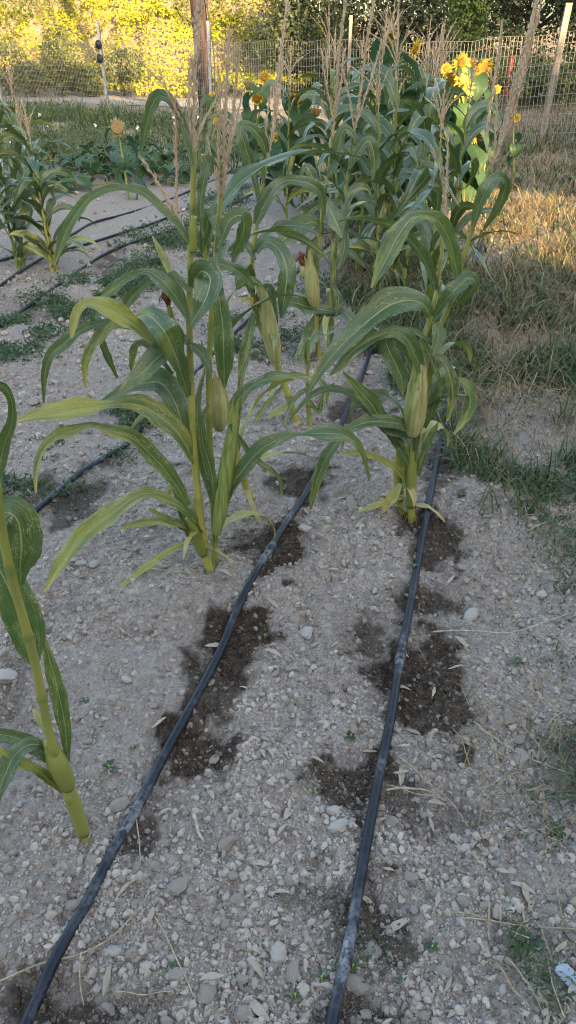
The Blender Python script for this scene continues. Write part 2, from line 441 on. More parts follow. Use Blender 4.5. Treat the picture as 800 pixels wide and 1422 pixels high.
# ------------------------------------------------------------------ ground: one sheet, fine near the camera, coarse to the horizon
def build_ground():
    ys = [-90, -60, -40, -28, -20, -14, -9, -6, -4, -2.5, -1.5, -.8, -.3]
    y = 0.05
    while y < 7: ys.append(y); y += max(.0065, y * .007)
    while y < 60: ys.append(y); y *= 1.03
    ys += [70, 90, 130, 200]
    ys = np.array(ys)
    nc = 470
    c = np.concatenate([[-120, -40, -14, -6, -3, -2, -1.5, -1.25, -1.1], np.linspace(-1, 1, nc), [1.1, 1.25, 1.5, 2, 3, 6, 14, 40, 120]])
    w = .50 * np.clip(ys, .25, 60) + .55
    X = c[None, :] * w[:, None]; X = np.clip(X, -200, 200) + np.where(np.abs(c) > 1, c, 0)[None, :] * .02
    Y = np.broadcast_to(ys[:, None], X.shape)
    x, yv = X.ravel(), Y.ravel().copy()
    near = sstep(9, 5, yv) * (yv > -.5)
    z = gheight(x, yv) + fine(x, yv) * near
    wv = wet(x, yv)
    nr, nk = X.shape
    i, j = np.meshgrid(np.arange(nr - 1), np.arange(nk - 1), indexing='ij')
    a = i * nk + j
    Q = np.stack([a, a + 1, a + nk + 1, a + nk], -1).reshape(-1, 4)
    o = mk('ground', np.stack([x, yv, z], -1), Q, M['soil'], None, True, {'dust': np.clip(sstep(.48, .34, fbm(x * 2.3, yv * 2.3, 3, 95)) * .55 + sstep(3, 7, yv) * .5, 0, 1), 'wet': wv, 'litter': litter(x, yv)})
    return tag(o, kind='structure')

def grass_edge(y):                         # x where the weedy strip on the right begins
    return np.interp(y, [.3, .8, 1.2, 1.7, 2.3, 3.0, 4.0, 5.5, 8, 12], [.45, .55, .68, .90, 1.10, 1.20, 1.12, 1.27, 1.55, 2.2])

def litter(x, y):
    n = (fbm(x * 3.3, y * 3.3, 4, 50) - .5) * 1.1
    r = sstep(-.15, .35, x - grass_edge(y) + n * .8) * (.35 + .5 * sstep(1.6, 3.2, y))
    r = np.maximum(r, sstep(.0, .5, (fbm(x * .9, y * .9, 3, 55) - .5) * 2) * .55 * sstep(7, 10, y))
    far = sstep(9, 13, y - x * .2)
    return np.clip(np.maximum(np.maximum(r, far * .75), sstep(-.5, .5, y - bank_base(x))), 0, 1)

ground = build_ground()

# gravel track between the fence and the bank
xs = np.linspace(-40, 30, 120)
t0, t1 = bank_base(xs) - 4.1 + .3 * np.sin(xs), bank_base(xs) - .25
Vt = []
for k in range(5):
    yy = t0 + (t1 - t0) * k / 4; Vt.append(np.stack([xs, yy, gheight(xs, yy) + .012], -1))
n = len(xs); i, j = np.meshgrid(np.arange(4), np.arange(n - 1), indexing='ij'); a = i * n + j
tag(mk('track', np.vstack(Vt), np.stack([a, a + 1, a + n + 1, a + n], -1).reshape(-1, 4), M['gravel']), kind='structure')

# ------------------------------------------------------------------ foliage clouds
def leaf_cloud(C, N, size, aspect=1.6, droop=0.35, fold=.25):
    """many small folded leaves: centres C, outward directions N, sizes"""
    n = len(C)
    T = nrm(rng.normal(size=(n, 3)) + np.array([0, 0, -droop]))
    Nn = nrm(N + rng.normal(size=(n, 3)) * .75)
    T = nrm(T - Nn * (T * Nn).sum(1, keepdims=True)); S = np.cross(Nn, T)
    s = np.broadcast_to(np.asarray(size, float), (n,))[:, None]
    w = s / aspect * .5
    V = np.stack([C, C + T * s * .5 + S * w + Nn * s * fold * .3, C + T * s - Nn * s * .12, C + T * s * .5 - S * w + Nn * s * fold * .3, C + T * s * .5 - Nn * s * .02], 1).reshape(-1, 3)
    b = (np.arange(n) * 5)[:, None]
    Fa = np.concatenate([b + np.array([[0, 1, 4]]), b + np.array([[1, 2, 4]]), b + np.array([[2, 3, 4]]), b + np.array([[3, 0, 4]])])
    return V, Fa

def cloud_obj(name, C, N, size, mat, parent=None, tint=None, origin=None, **kw):
    V, Fa = leaf_cloud(C, N, size, **kw)
    t = rng.random(len(C)) if tint is None else tint
    return mk(name, V, Fa, mat, parent, False, {'tint': np.repeat(t, 5)}, origin=origin)

# creeper and scrub on the bank beyond the track: one mass
n = 88000
bx = rng.uniform(-19, 1.5, n); by = bank_base(bx) + rng.uniform(-.3, 1, n) ** 1 * 5.2
lump = fbm(bx * 1.1, by * 1.1, 3, 71)
hole = fbm(bx * 2.6 + 3, by * 2.6, 3, 77)
keep = (hole > .355)
bx, by, lump, hole = bx[keep], by[keep], lump[keep], hole[keep]
bz = gheight(bx, by) + rng.random(len(bx)) * .10 + lump * 1.35 - .3
tint = np.clip(.5 + (fbm(bx * .7, by * .7, 3, 73) - .5) * 2.2 + (lump - .5) * .6 + rng.normal(0, .20, len(bx)), 0, 1)  # leaves low in the lumps darkened: gap shade put into the tint
o = cloud_obj('bank_creeper', np.stack([bx, by, bz], -1), np.tile([0, -.7, .7], (len(bx), 1)), rng.uniform(.05, .115, len(bx)), M['bankleaf'], None, tint)
tag(o, 'sunlit yellow green creeper covering the steep bank beyond the track', 'creeper', kind='stuff')

def blob_points(n, c, r, seed=0, shell=.55):
    d = nrm(rng.normal(size=(n, 3)))
    lobes = nrm(rng.normal(size=(9, 3)))
    k = (d @ lobes.T).max(1)
    rad = (shell + (1 - shell) * rng.random(n) ** .5) * (.62 + .42 * np.clip(k, 0, 1) ** 3)
    return np.asarray(c) + d * rad[:, None] * np.asarray(r), d

def limb_set(base, top_r, h, mat, root, n=4, r0=.1):
    mb = MB()
    p = np.array([[0, 0, -.1], [.04, 0, h * .35], [-.03, .05, h * .7], [.02, 0, h]])
    mb.add(*tube(cr(p, 10), np.linspace(r0, r0 * .4, 10), 8))
    for k in range(n):
        a = 6.28 * k / n + rng.random(); z0 = h * rng.uniform(.35, .75); l = top_r * rng.uniform(.5, .8)
        q = np.array([[0, 0, z0], [math.cos(a) * l * .5, math.sin(a) * l * .5, z0 + l * .35], [math.cos(a) * l, math.sin(a) * l, z0 + l * .8]])
        mb.add(*tube(cr(q, 6), np.linspace(r0 * .5, r0 * .15, 6), 6))
    return mb.build('trunk', mat, root)

def bush(loc, r, n, mat, label, name='bush', cat='bush', size=.09, group=None, trunk=True, h=None, shell=.5):
    root = thing(name, loc, label, cat, group)
    h = h or r[2]
    if trunk: limb_set(loc, r[0], h, M['bark'], root, 4, max(.03, r[0] * .06))
    c = np.array([0, 0, h])
    Pp, D = blob_points(n, c, r, shell=shell)
    Pp[:, 2] = np.maximum(Pp[:, 2], .02 + rng.random(n) * .1)
    V, Fa = leaf_cloud(Pp, D, rng.uniform(.6, 1.3, n) * size)
    cl = np.clip(.5 + .5 * np.sin(Pp[:, 0] * 5 / r[0]) * np.sin(Pp[:, 2] * 6 / r[2]) * .6 + rng.normal(0, .25, n), 0, 1)
    mk('crown', V, Fa, mat, root, False, {'tint': np.repeat(cl, 5)})
    return root

def onground(px, py_or_Y, isY=False):
    if isY:
        x = (px - 400) / F * (py_or_Y * math.cos(TH) + CH * math.sin(TH)); return np.array([x, py_or_Y, gz(x, py_or_Y)])
    return G(px, py_or_Y)

# dull bushes along the foot of the bank
for (px, Y, rx, rz, nm) in [(12, 24.6, .75, .75, 'dull green bush at the left edge of the picture below the lit bank'),
                            (88, 24.3, .7, .85, 'dark rounded bush at the foot of the lit bank beside the fence post'),
                            (172, 24.1, .75, .62, 'low dark bush just right of the thin steel fence post'),
                            (48, 24.0, .6, .5, 'small olive bush between two larger ones at the bank foot'),
                            (128, 24.2, .5, .42, 'lowest bush behind the thin steel post on the track edge')]:
    bush(onground(px, Y, True), (rx, .55, rz), 1500, M['bush'], nm, 'bush', size=.085)

# dark wood beyond the fence on the right: trees, each with trunk and crown
for (px, Y, rx, rz, h, mat, lab, nm) in [
        (425, 23.5, 1.5, 1.6, 1.5, 'wood_dark', 'dark leafy tree behind the middle of the wire fence', 'tree'),
        (500, 25.0, 1.7, 1.8, 1.6, 'wood_dark', 'dense shadowy tree rising behind the tall sunflower heads', 'tree'),
        (575, 24.5, 1.5, 1.7, 1.5, 'wood_dark', 'dark tree left of the green conifer beyond the fence', 'tree'),
        (720, 24.5, 1.7, 1.8, 1.6, 'wood_dark', 'dark tree right of the green conifer beyond the fence', 'tree'),
        (790, 23.0, 1.3, 1.2, 1.9, 'bush', 'olive tree with amber evening light at the top right corner', 'olive_tree'),
        (840, 21.0, 1.6, 1.9, 1.6, 'wood_dark', 'shaded tree at the right edge beyond the wire fence', 'tree'),
        (650, 26.5, 2.2, 1.9, 1.6, 'wood_dark', 'broad dark tree behind the green conifer', 'tree'),
        (470, 22.3, .8, .7, .8, 'wood_dark', 'low dark shrubby tree behind the pale fence wires', 'tree'),
        (350, 27.5, 1.6, 1.7, 2.8, 'bush', 'green tree on top of the lit bank behind the wooden pole', 'tree')]:
    bush(onground(px, Y, True), (rx, rx * .8, rz), 4200, M[mat], lab, nm, 'tree', .12, h=h, shell=.35)
root = bush(onground(640, 21.5, True), (.55, .5, 1.5), 3600, M['pine'], 'bright green young conifer beyond the fence behind the sunflowers', 'conifer_tree', 'tree', .09, h=1.5, shell=.2)
for (px, Y, r_, lab) in [(520, 17.5, .45, 'low green shrub behind the fence left of the yellow sunflowers'), (600, 18.0, .55, 'grey green shrub behind the fence above the yellow sunflowers'),
                         (690, 17.0, .5, 'green shrub behind the fence beside the red stake'), (735, 15.2, .42, 'leafy shrub growing against the right fence post'),
                         (785, 14.6, .5, 'shrub with amber leaves behind the fence at the right edge'), (560, 20.5, .7, 'dusky shrub below the dark trees behind the fence'),
                         (700, 20.5, .8, 'broad dusky shrub under the conifer beyond the fence')]:
    bush(onground(px, Y, True), (r_ * 1.3, r_, r_), 1300, M['bush'], lab, 'bush', size=.075, trunk=True, h=r_ * .7)

# unseen leaf belt behind the camera, added and shaped to shade the plot
def belt():
    n = 44000; D = 13.0; ta = math.tan(SUN_EL)
    d = np.array([-math.sin(SUN_AZ), math.cos(SUN_AZ), 0]); pr = np.array([math.cos(SUN_AZ), math.sin(SUN_AZ), 0])
    u = rng.uniform(-30, 34, n); dep = rng.uniform(0, 3.0, n)
    top = np.interp(u, [-40, 3, 5.6, 6.6, 7.6, 9.0, 10.3, 11.0, 15.2, 16.2, 18, 24, 40], [8.0, 7.5, 7.3, 5.2, 4.2, 3.0, 3.1, 7.5, 7.5, 4.2, 4.0, 6.5, 7])
    top = top + (fbm(u * .9, u * 0 + 3, 3, 90) - .5) * 1.2
    v = -3.6 + rng.random(n) * (top + 3.6)
    hole = ((u - 5.45) / 1.45) ** 2 + ((v - 1.42) / .80) ** 2 < 1  # openings shaped to let the sun patch through
    hole |= ((u - 5.5) / .85) ** 2 + ((v - 2.4) / 1.0) ** 2 < 1
    hole |= ((u - 6.9) / .4) ** 2 + ((v - 3.7) / .8) ** 2 < 1
    k = ~hole; u, v, dep = u[k], v[k], dep[k]
    k2 = v < top[k] - 1.2; sz = np.where(k2, rng.uniform(.42, .75, len(u)), rng.uniform(.3, .5, len(u)))
    C = u[:, None] * pr + (-D - dep)[:, None] * d; C[:, 2] = v + (D + dep) * ta
    o = cloud_obj('wood', C, np.tile(-d, (len(C), 1)), sz, M['wood_dark'], aspect=1.1)
    tag(o, 'dense dark wood standing behind the vegetable plot', 'wood', kind='stuff')
belt()

def ridge():  # unseen ridge added behind the leaf belt to block low sun and sky glow
    ta = math.tan(SUN_EL); d = np.array([-math.sin(SUN_AZ), math.cos(SUN_AZ), 0]); pr = np.array([math.cos(SUN_AZ), math.sin(SUN_AZ), 0])
    u = np.concatenate([np.linspace(-60, 3.5, 60), np.linspace(3.6, 17, 140), np.linspace(17.5, 70, 50)])
    top = np.interp(u, [-60, -40, 3, 4.05, 4.3, 6.5, 6.75, 7.6, 9.0, 10.3, 11.0, 15.2, 16.2, 18, 24, 70], [7.2, 7.2, 6.7, 6.2, .75, .75, 4.2, 3.6, 2.4, 2.5, 6.8, 6.8, 3.7, 3.5, 6.0, 6.5])
    top = top + (fbm(u * 1.3, u * 0 + 8, 3, 92) - .5) * .5
    zt = top + 17.5 * ta
    rows = []
    for D, k in ((15.8, 0), (16.4, .45), (17.0, .9), (17.5, 1), (18.4, .97), (22, .75), (30, .4), (45, 0)):
        q = u[:, None] * pr - D * d; q[:, 2] = zt * k - (.5 if k == 0 else 0); rows.append(q)
    n = len(u); i, j = np.meshgrid(np.arange(len(rows) - 1), np.arange(n - 1), indexing='ij'); a = i * n + j
    tag(mk('hillside', np.vstack(rows), np.stack([a, a + 1, a + n + 1, a + n], -1).reshape(-1, 4), M['bankearth']), kind='structure')
ridge()

# ------------------------------------------------------------------ fence, pole
FA, FB = np.array([-3.92, 19.2]), np.array([3.57, 12.2])
FD = (FB - FA) / np.linalg.norm(FB - FA)
def fpt(s): return FA + FD * s
FL = float(np.linalg.norm(FB - FA))
post_s = [-9.0, -4.5, 0.0, 3.35, 6.7, FL, FL + 4.4, FL + 9.0]
froot = thing('wire_fence', (*fpt(0), gz(*fpt(0))), 'long welded wire mesh fence running behind the sunflowers', 'fence')
fo = np.array(froot.location)
for k in range(len(post_s) - 1):
    mb = MB(); s0, s1 = post_s[k], post_s[k + 1]; top = 1.36
    for s in .01 + np.arange(s0 + .03, s1, .06):
        x, y = fpt(s); z = gz(x, y)
        mb.add(*tube(np.array([[x, y, z - .02], [x + .004 * math.sin(s * 9), y, z + top * .5], [x, y, z + top + .004 * math.sin(s * 31)]]), .0028 if k >= 3 else .0020, 4, False))
    hs = np.linspace(.03, top, 12) if k >= 3 else np.linspace(.03, top, 14)
    for h in hs:
        ss = np.linspace(s0, s1, 12); q = np.array([[*fpt(s), gz(*fpt(s)) + h + .006 * math.sin(s * 3 + h * 9)] for s in ss])
        q[:, 1] -= .006
        mb.add(*tube(q, .0030 if k >= 3 else .0022, 4, False))
    w = mb.build('wire_mesh', M['wire'], froot, fo); w['kind'] = 'stuff'
for k, s in enumerate(post_s):
    x, y = fpt(s); z = gz(x, y); hgt = 1.68
    lx, ly = (-.03, 0) if k == 2 else ((.10, 0) if k == 5 else (.02 * math.sin(k * 5), 0))
    if k in (5, 6, 7, 4):
        mb = MB(); hw = .052 if k != 4 else .032
        for (a, b) in ((0, 1),):
            V, Fb = box(0, 0, 0, hw * 1.6, hw, hgt + .3); V[:, 2] += (hgt - .3) / 2; V[:, 0] += lx * V[:, 2] / hgt; V += np.array([x, y + .05, z]); mb.add(V, Fb)
        V, Fb = box(x + lx * .98, y + .05, z + hgt + .006, hw * 1.7, hw * 1.1, .014); mb.add(V, Fb)
        mb.build('post', M['oldwood'], froot, fo, smooth=False)
    else:
        mb = MB()
        for (w_, d_, ox) in ((.062, .008, 0), (.008, .05, .027)):
            V, Fb = box(ox, 0, 0, w_, d_, hgt + .3); V[:, 2] += (hgt - .3) / 2; V[:, 0] += lx * V[:, 2] / hgt; V += np.array([x, y + .04 + d_ / 2, z]); mb.add(V, Fb)
        mb.build('post', M['galv'], froot, fo, smooth=False)
        if k == 2:
            for h in (1.02, 1.28):
                mb = MB(); V, Fb = ico(1); mb.add(V * np.array([.07, .045, .09]) + np.array([x - .05, y - .01, z + h]), Fb)
                mb.add(*box(x - .02, y + .02, z + h, .09, .02, .03)); mb.build('insulator', M['hose'], froot, fo)

pb = onground(286, 18.9, True)
pole = thing('wooden_pole', pb, 'thick weathered wooden utility pole standing behind the tall corn tassels', 'pole')
pth = cr(np.array([[.05, 0, -.3], [.0, 0, .6], [-.03, 0, 1.6], [-.10, 0, 3.2], [-.20, 0, 5.5]]), 24)
V, Fs = tube(pth, np.interp(np.linspace(0, 1, 24), [0, .3, 1], [.18, .165, .14]), 16)
V[:, :2] += ((fbm(V[:, 0] * 14 + 3, V[:, 1] * 14 + V[:, 2] * .6, 2, 8) - .5) * .05)[:, None]
mk('shaft', V, Fs, M['bark'], pole, True, {'tint': 0})
V, Fs = tube(cr(np.array([[.20, -.12, .2], [.24, -.14, 1.0], [.17, -.16, 1.7], [.10, -.17, 2.6], [-.02, -.16, 4.6]]), 20), .014, 6)
mk('cable', V, Fs, M['hose'], pole, True, {'scuff': 0})
rp = onground(697, 16.2, True)
rs = thing('red_stake', rp, 'short red painted stake behind the wire fence on the right', 'stake')
mb = MB(); mb.add(*tube(np.array([[0, 0, -.1], [.015, 0, .35], [.03, 0, .75]]), np.array([.04, .04, .037]), 8)); mb.build('shaft', M['redpaint'], rs)
mb = MB(); mb.add(*tube(np.array([[.03, 0, .75], [.03, 0, .78]]), np.array([.046, .03]), 8)); mb.build('cap', M['redpaint'], rs)

# ------------------------------------------------------------------ drip hoses
def hose(pts, r, label, scuffs=(), sink=.0, fittings=()):
    def bed(x, y):
        a, b = np.array([x]), np.array([y]); return float((gheight(a, b) + .55 * hollow(a, b))[0]) + r * .45
    g = []
    for p in pts:
        z = 0
        for _ in range(4): c = G0(*p, z); z = bed(c[0], c[1])
        g.append([c[0], c[1], z])
    q = cr(np.array(g), max(40, len(pts) * 16))
    V, Fs = tube(q, r, 14)
    sc = np.zeros(len(V))
    for (px, py, rad, k) in scuffs:
        c = G(px, py); d = np.linalg.norm(V[:, :2] - c[:2], axis=1); sc = np.maximum(sc, k * np.exp(-(d / rad) ** 2))
    o = mk('drip_hose', V, Fs, M['hose'], None, True, {'scuff': sc})
    for (px, py) in fittings:
        c = G(px, py); i = int(np.argmin(np.linalg.norm(q[:, :2] - c[:2], axis=1))); i = min(max(i, 2), len(q) - 3)
        t = nrm(q[i + 1] - q[i - 1]); ln = .03
        ss = np.array([-1, -.9, -.35, -.3, .3, .35, .9, 1]) * ln
        V2, F2 = tube(q[i] + ss[:, None] * t, r * np.array([1.02, 1.16, 1.16, 1.3, 1.3, 1.16, 1.16, 1.02]), 14)
        mk('coupling', V2, F2, M['hose'], o, True, {'scuff': .55})
    return tag(o, label, 'hose')

hose([(10, 1470), (37, 1420), (80, 1325), (125, 1245), (160, 1175), (195, 1115), (225, 1055), (258, 994), (285, 945), (310, 895), (330, 845), (355, 795), (380, 755), (400, 722), (422, 690), (441, 655),
      (462, 615), (478, 580), (492, 552), (503, 522), (514, 490), (532, 455), (562, 405), (600, 335), (640, 262)], .0114,
     'black drip hose running from the bottom left corner up between the two big corn plants', [(172, 1150, .07, .95), (192, 1118, .04, .7), (365, 778, .05, .9), (400, 722, .04, .6), (120, 1255, .05, .35), (320, 870, .03, .5)], fittings=[(368, 774)])
hose([(452, 1470), (465, 1400), (485, 1310), (497, 1240), (510, 1165), (525, 1085), (543, 997), (555, 920), (567, 855), (577, 800), (587, 745), (597, 695), (605, 650), (615, 600), (622, 560), (630, 515), (640, 465), (652, 412), (668, 345), (688, 275)], .0114,
     'black drip hose nearest the grassy edge, passing right of the eared corn plant', [(480, 1335, .05, 1), (470, 1372, .03, .6), (552, 935, .03, .75), (560, 895, .025, .6), (528, 1080, .02, .6), (490, 1275, .03, .5)], fittings=[(554, 930)])
hose([(-60, 810), (0, 752), (50, 708), (100, 665), (150, 632), (175, 617), (230, 560), (330, 458), (420, 372), (500, 300)], .0114,
     'black drip hose crossing behind the left foreground leaf and under the big corn plant', [(80, 682, .08, .5), (140, 640, .05, .4)])
hose([(-60, 500), (0, 452), (40, 425), (75, 400), (100, 382), (130, 362), (162, 345), (200, 332), (270, 308), (350, 270)], .0114, 'dark hose beside the green weed strip, below the left corn plants')
hose([(-50, 435), (0, 397), (37, 371), (72, 352), (117, 340), (175, 322), (230, 303), (320, 262), (370, 240)], .0114, 'dark hose touching the feet of the two left corn plants')
hose([(-50, 378), (0, 362), (40, 350), (62, 342), (97, 327), (130, 309), (175, 297), (240, 275), (330, 235)], .0114, 'farthest dark hose on the left, running behind the left corn plants')

# ------------------------------------------------------------------ corn
NU = 9
def leaf_mesh(Pt, S, N, W, age, mat, root, origin, seed, gutter=.5, wave=.17, name='leaf'):
    n = len(Pt); u = np.linspace(-1, 1, NU); r = np.random.default_rng(seed)
    L = np.concatenate([[0], np.cumsum(np.linalg.norm(np.diff(Pt, axis=0), axis=1))]); Ln = L / L[-1]
    wm = max(W.max(), 1e-4)
    f1, f2, p1, p2 = r.uniform(.75, 1.25, 2).tolist() + r.uniform(0, 6.28, 2).tolist()
    w1 = np.sin(L / wm * 2.0 * f1 + p1) + .5 * np.sin(L / wm * 4.1 * f2 + p2); w2 = np.sin(L / wm * 2.0 * f2 + p2 + 2) + .5 * np.sin(L / wm * 3.7 * f1 + p1)
    env = np.sin(np.pi * np.clip(Ln, 0, 1)) ** .5
    V = np.zeros((n, NU, 3)); e1 = 1 + r.normal(0, .035, n) * env; e2 = 1 + r.normal(0, .035, n) * env
    for j, uu in enumerate(u):
        e = abs(uu)
        wv = (w1 if uu < 0 else w2) * wave * env * e ** 2
        g = gutter * e * (1 - .35 * e)
        V[:, j] = Pt + S * (uu * W / 2 * (1 - .12 * g) * (1 if e < .9 else (e1 if uu < 0 else e2)))[:, None] + N * (W * (g * .5 + wv * .6))[:, None]
    uv = np.stack([np.broadcast_to((u + 1) / 2, (n, NU)), np.broadcast_to(Ln[:, None], (n, NU))], -1).reshape(-1, 2)
    i, j = np.meshgrid(np.arange(n - 1), np.arange(NU - 1), indexing='ij'); a = i * NU + j
    Q = np.stack([a, a + 1, a + NU + 1, a + NU], -1).reshape(-1, 4)
    return mk(name, V.reshape(-1, 3), Q, mat, root, True, {'age': age}, uv, origin)

_seed = [100]
def leaf_px(root, origin, pts, Y, dY=0.0, roll=30, roll2=None, age=.15, mat='corn', n=36, wave=.20):
    """a leaf whose midrib passes the given photo points (x, y, width); Y: distance at its base, dY: how far its tip reaches on or back"""
    p = np.array(pts, float); q = cr(np.column_stack([p[:, :2], p[:, 2] * 0, p[:, 2]]), n)
    q[:, 3] = np.maximum(q[:, 3], 1.5)
    t = np.linspace(0, 1, n)
    Ys = Y + dY * t ** 1.15 if np.isscalar(dY) else Y + np.interp(t, np.linspace(0, 1, len(dY)), dY)
    Pt = np.array([P(a[0], a[1], y) for a, y in zip(q, Ys)])
    T = nrm(np.gradient(Pt, axis=0)); v = nrm(Pt - np.array([0, 0, CH]))
    S = nrm(np.cross(T, v)); N = np.cross(S, T)
    flip = np.sign((N * -v).sum(1)).mean(); N = N * (1 if flip >= 0 else -1)
    ph = np.radians(np.linspace(roll, roll if roll2 is None else roll2, n))
    # turn the upper face towards the sky
    sg = 1 if (-S[:, 2]).mean() > 0 else -1
    S2 = S * np.cos(ph)[:, None] + sg * N * np.sin(ph)[:, None]; N2 = N * np.cos(ph)[:, None] - sg * S * np.sin(ph)[:, None]
    dz = Pt[:, 1] * math.cos(TH) + (CH - Pt[:, 2]) * math.sin(TH)
    W = q[:, 3] * dz / F / np.clip(np.cos(ph), .55, 1)
    _seed[0] += 1
    return leaf_mesh(Pt, S2, N2, W, age, M[mat], root, origin, _seed[0], wave=wave)

def stalk_path(pts, Y, dY=0.0, n=40):
    p = np.array(pts, float); q = cr(np.column_stack([p[:, :2], p[:, :1] * 0]), n)
    return np.array([P(a[0], a[1], Y + dY * k / (n - 1)) for k, a in enumerate(q)])

def stalk_mesh(path, r0, r1, root, origin, yellow=.6, nodes=7, name='stalk'):
    path = cr(path, 90); t = np.linspace(0, 1, 90)
    r = r0 + (r1 - r0) * t ** .8
    k = np.abs(((t * nodes) % 1.0) - .5) * 2                     # 1 at a node
    r = r * (1 + .34 * np.clip((k - .88) / .12, 0, 1) - .06 * np.clip((.5 - k), 0, 1))
    V, Fs = tube(path, r, 12)
    yl = np.repeat(np.clip(yellow * (1.15 - .6 * t) + .12 * np.sin(t * nodes * 6.28) - .5 * np.clip((k - .8) / .2, 0, 1), 0, 1), 12); yl = np.concatenate([yl, yl[:1], yl[-1:]])
    return mk(name, V, Fs, M['stalk'], root, True, {'tint': yl}, origin=origin)

OCT = np.array([[1, 0, 0], [-1, 0, 0], [0, 1, 0], [0, -1, 0], [0, 0, 1], [0, 0, -1]], float)
OCF = np.array([[0, 2, 4], [2, 1, 4], [1, 3, 4], [3, 0, 4], [2, 0, 5], [1, 2, 5], [3, 1, 5], [0, 3, 5]])
def spikelets(mb, path, wid, step=.007, ln=.0095):
    """a tassel branch: a thin axis set with spikelets"""
    L = np.linalg.norm(np.diff(path, axis=0), axis=1).sum(); m = max(8, int(L / step))
    q = cr(path, m); T = nrm(np.gradient(q, axis=0)); w = np.broadcast_to(np.asarray(wid, float), (len(path),)); w = np.interp(np.linspace(0, 1, m), np.linspace(0, 1, len(w)), w)
    mb.add(*tube(q, np.maximum(w * .22, .0012), 5), rng.random())
    for rep in range(2):
        for i in range(m):
            s = nrm(np.cross(T[i], rng.normal(size=3))); d = nrm(T[i] * 1.0 + s * .38); a = nrm(np.cross(d, s)); b = np.cross(d, a)
            l = ln * rng.uniform(.8, 1.4) * max(.6, min(1.5, w[i] / .006)); ww = w[i] * .15
            c = q[i] + s * w[i] * rng.uniform(.12, .34) + d * l * .4
            V = c + OCT[:, 2:3] * d * l * .6 + OCT[:, :1] * a * ww + OCT[:, 1:2] * b * ww
            mb.add(V, OCF, rng.random() * .8)

def tassel_px(root, origin, branches, Y, mat='tassel', name='tassel'):
    mb = MB()
    for br in branches:
        p = np.array(br, float); q = cr(np.column_stack([p[:, :2], p[:, 2] * 0, p[:, 2]]), 12)
        dy = rng.uniform(-.05, .05)
        Pt = np.array([P(a[0], a[1], Y + dy * k / 11) for k, a in enumerate(q)])
        dz = Pt[:, 1] * math.cos(TH) + (CH - Pt[:, 2]) * math.sin(TH)
        spikelets(mb, Pt, q[:, 3] * dz / F * .85)
    return mb.build(name, M[mat], root, origin, smooth=False)

def ear_mesh(a, b, wid, root, origin, mat='husk', silk=.04, tips=True, seed=1):
    """husked ear from a (foot) to b (tip), with husk leaves lapping and silk at the tip"""
    r = np.random.default_rng(seed); a, b = np.array(a), np.array(b); ax = b - a; L = np.linalg.norm(ax); ax = ax / L
    s = nrm(np.cross(ax, [0, 1, .2])); f = np.cross(s, ax)
    n, m = 22, 28; t = np.linspace(0, 1, n); th = np.linspace(0, 6.2832, m, endpoint=False)
    prof = np.interp(t, [0, .06, .2, .45, .7, .88, 1], [.5, .74, .95, 1, .9, .62, .2])
    ridge = 1 + .05 * np.sin(th * 3 + 1)[None, :] + .025 * np.sin(th * 11)[None, :] + .04 * np.sin(th[None, :] * 2 + t[:, None] * 3)
    V = a + (t * L)[:, None, None] * ax + (wid / 2 * prof[:, None] * ridge)[:, :, None] * (np.cos(th)[None, :, None] * s + np.sin(th)[None, :, None] * f)
    i, j = np.meshgrid(np.arange(n - 1), np.arange(m), indexing='ij')
    Q = np.stack([i * m + j, i * m + (j + 1) % m, (i + 1) * m + (j + 1) % m, (i + 1) * m + j], -1).reshape(-1, 4)
    V = V.reshape(-1, 3); tint = np.repeat(np.clip(.5 - t, 0, .35), m)
    ear = mk('ear', V, Q, M[mat], root, True, {'tint': tint}, origin=origin)
    if tips:
        for k in range(7):
            az = r.uniform(0, 6.28) if k > 2 else (3.7 + k * 1.0); n2 = 16; tt = np.linspace(.05 + .1 * r.random(), r.uniform(.98, 1.28), n2)
            rad = wid / 2 * (np.interp(tt, [0, .2, .45, .7, .9, 1.28], [.5, .93, 1.05, .95, .66, .62]) + .03 + .02 * k)
            dirv = math.cos(az) * s + math.sin(az) * f; side = np.cross(ax, dirv)
            Pt = a + (tt * L)[:, None] * ax + rad[:, None] * dirv
            W = wid * .85 * np.sin(np.pi * np.linspace(.22, .995, n2)) ** .8
            S = np.tile(side, (n2, 1)); N = np.tile(-dirv, (n2, 1))
            V2 = []
            for uu in np.linspace(-1, 1, 5): V2.append(Pt + S * (uu * W / 2)[:, None] + N * (np.abs(uu) ** 2 * W * .28)[:, None])
            V2 = np.stack(V2, 1).reshape(-1, 3); i, j = np.meshgrid(np.arange(n2 - 1), np.arange(4), indexing='ij'); q = i * 5 + j
            mk('husk_leaf', V2, np.stack([q, q + 1, q + 6, q + 5], -1).reshape(-1, 4), M[mat if k != 2 else 'husk_green'], ear, True, {'tint': .05 * k}, origin=origin)
    if silk > 0:
        mb = MB()
        for k in range(80):
            d = nrm(ax + r.normal(size=3) * .22); l = silk * r.uniform(.6, 1.2)
            p0 = b - ax * .012 + r.normal(size=3) * wid * .07
            q = np.array([p0, p0 + d * l * .5, p0 + d * l * .8 + np.array([0, 0, -l * .12]), p0 + d * l + np.array([0, 0, -l * .5])])
            mb.add(*tube(cr(q, 6), np.linspace(.0019, .0011, 6), 4), r.random() * .6)
        mb.build('silk', M['silk'], ear, origin)
    return ear

def sheath(path, r, root, origin, yellow=.3):
    V, Fs = tube(cr(path, 16), r * np.interp(np.linspace(0, 1, 16), [0, .12, .6, 1], [.9, 1.1, 1.15, .7]), 12)
    return mk('sheath', V, Fs, M['stalk'], root, True, {'tint': yellow}, origin=origin)

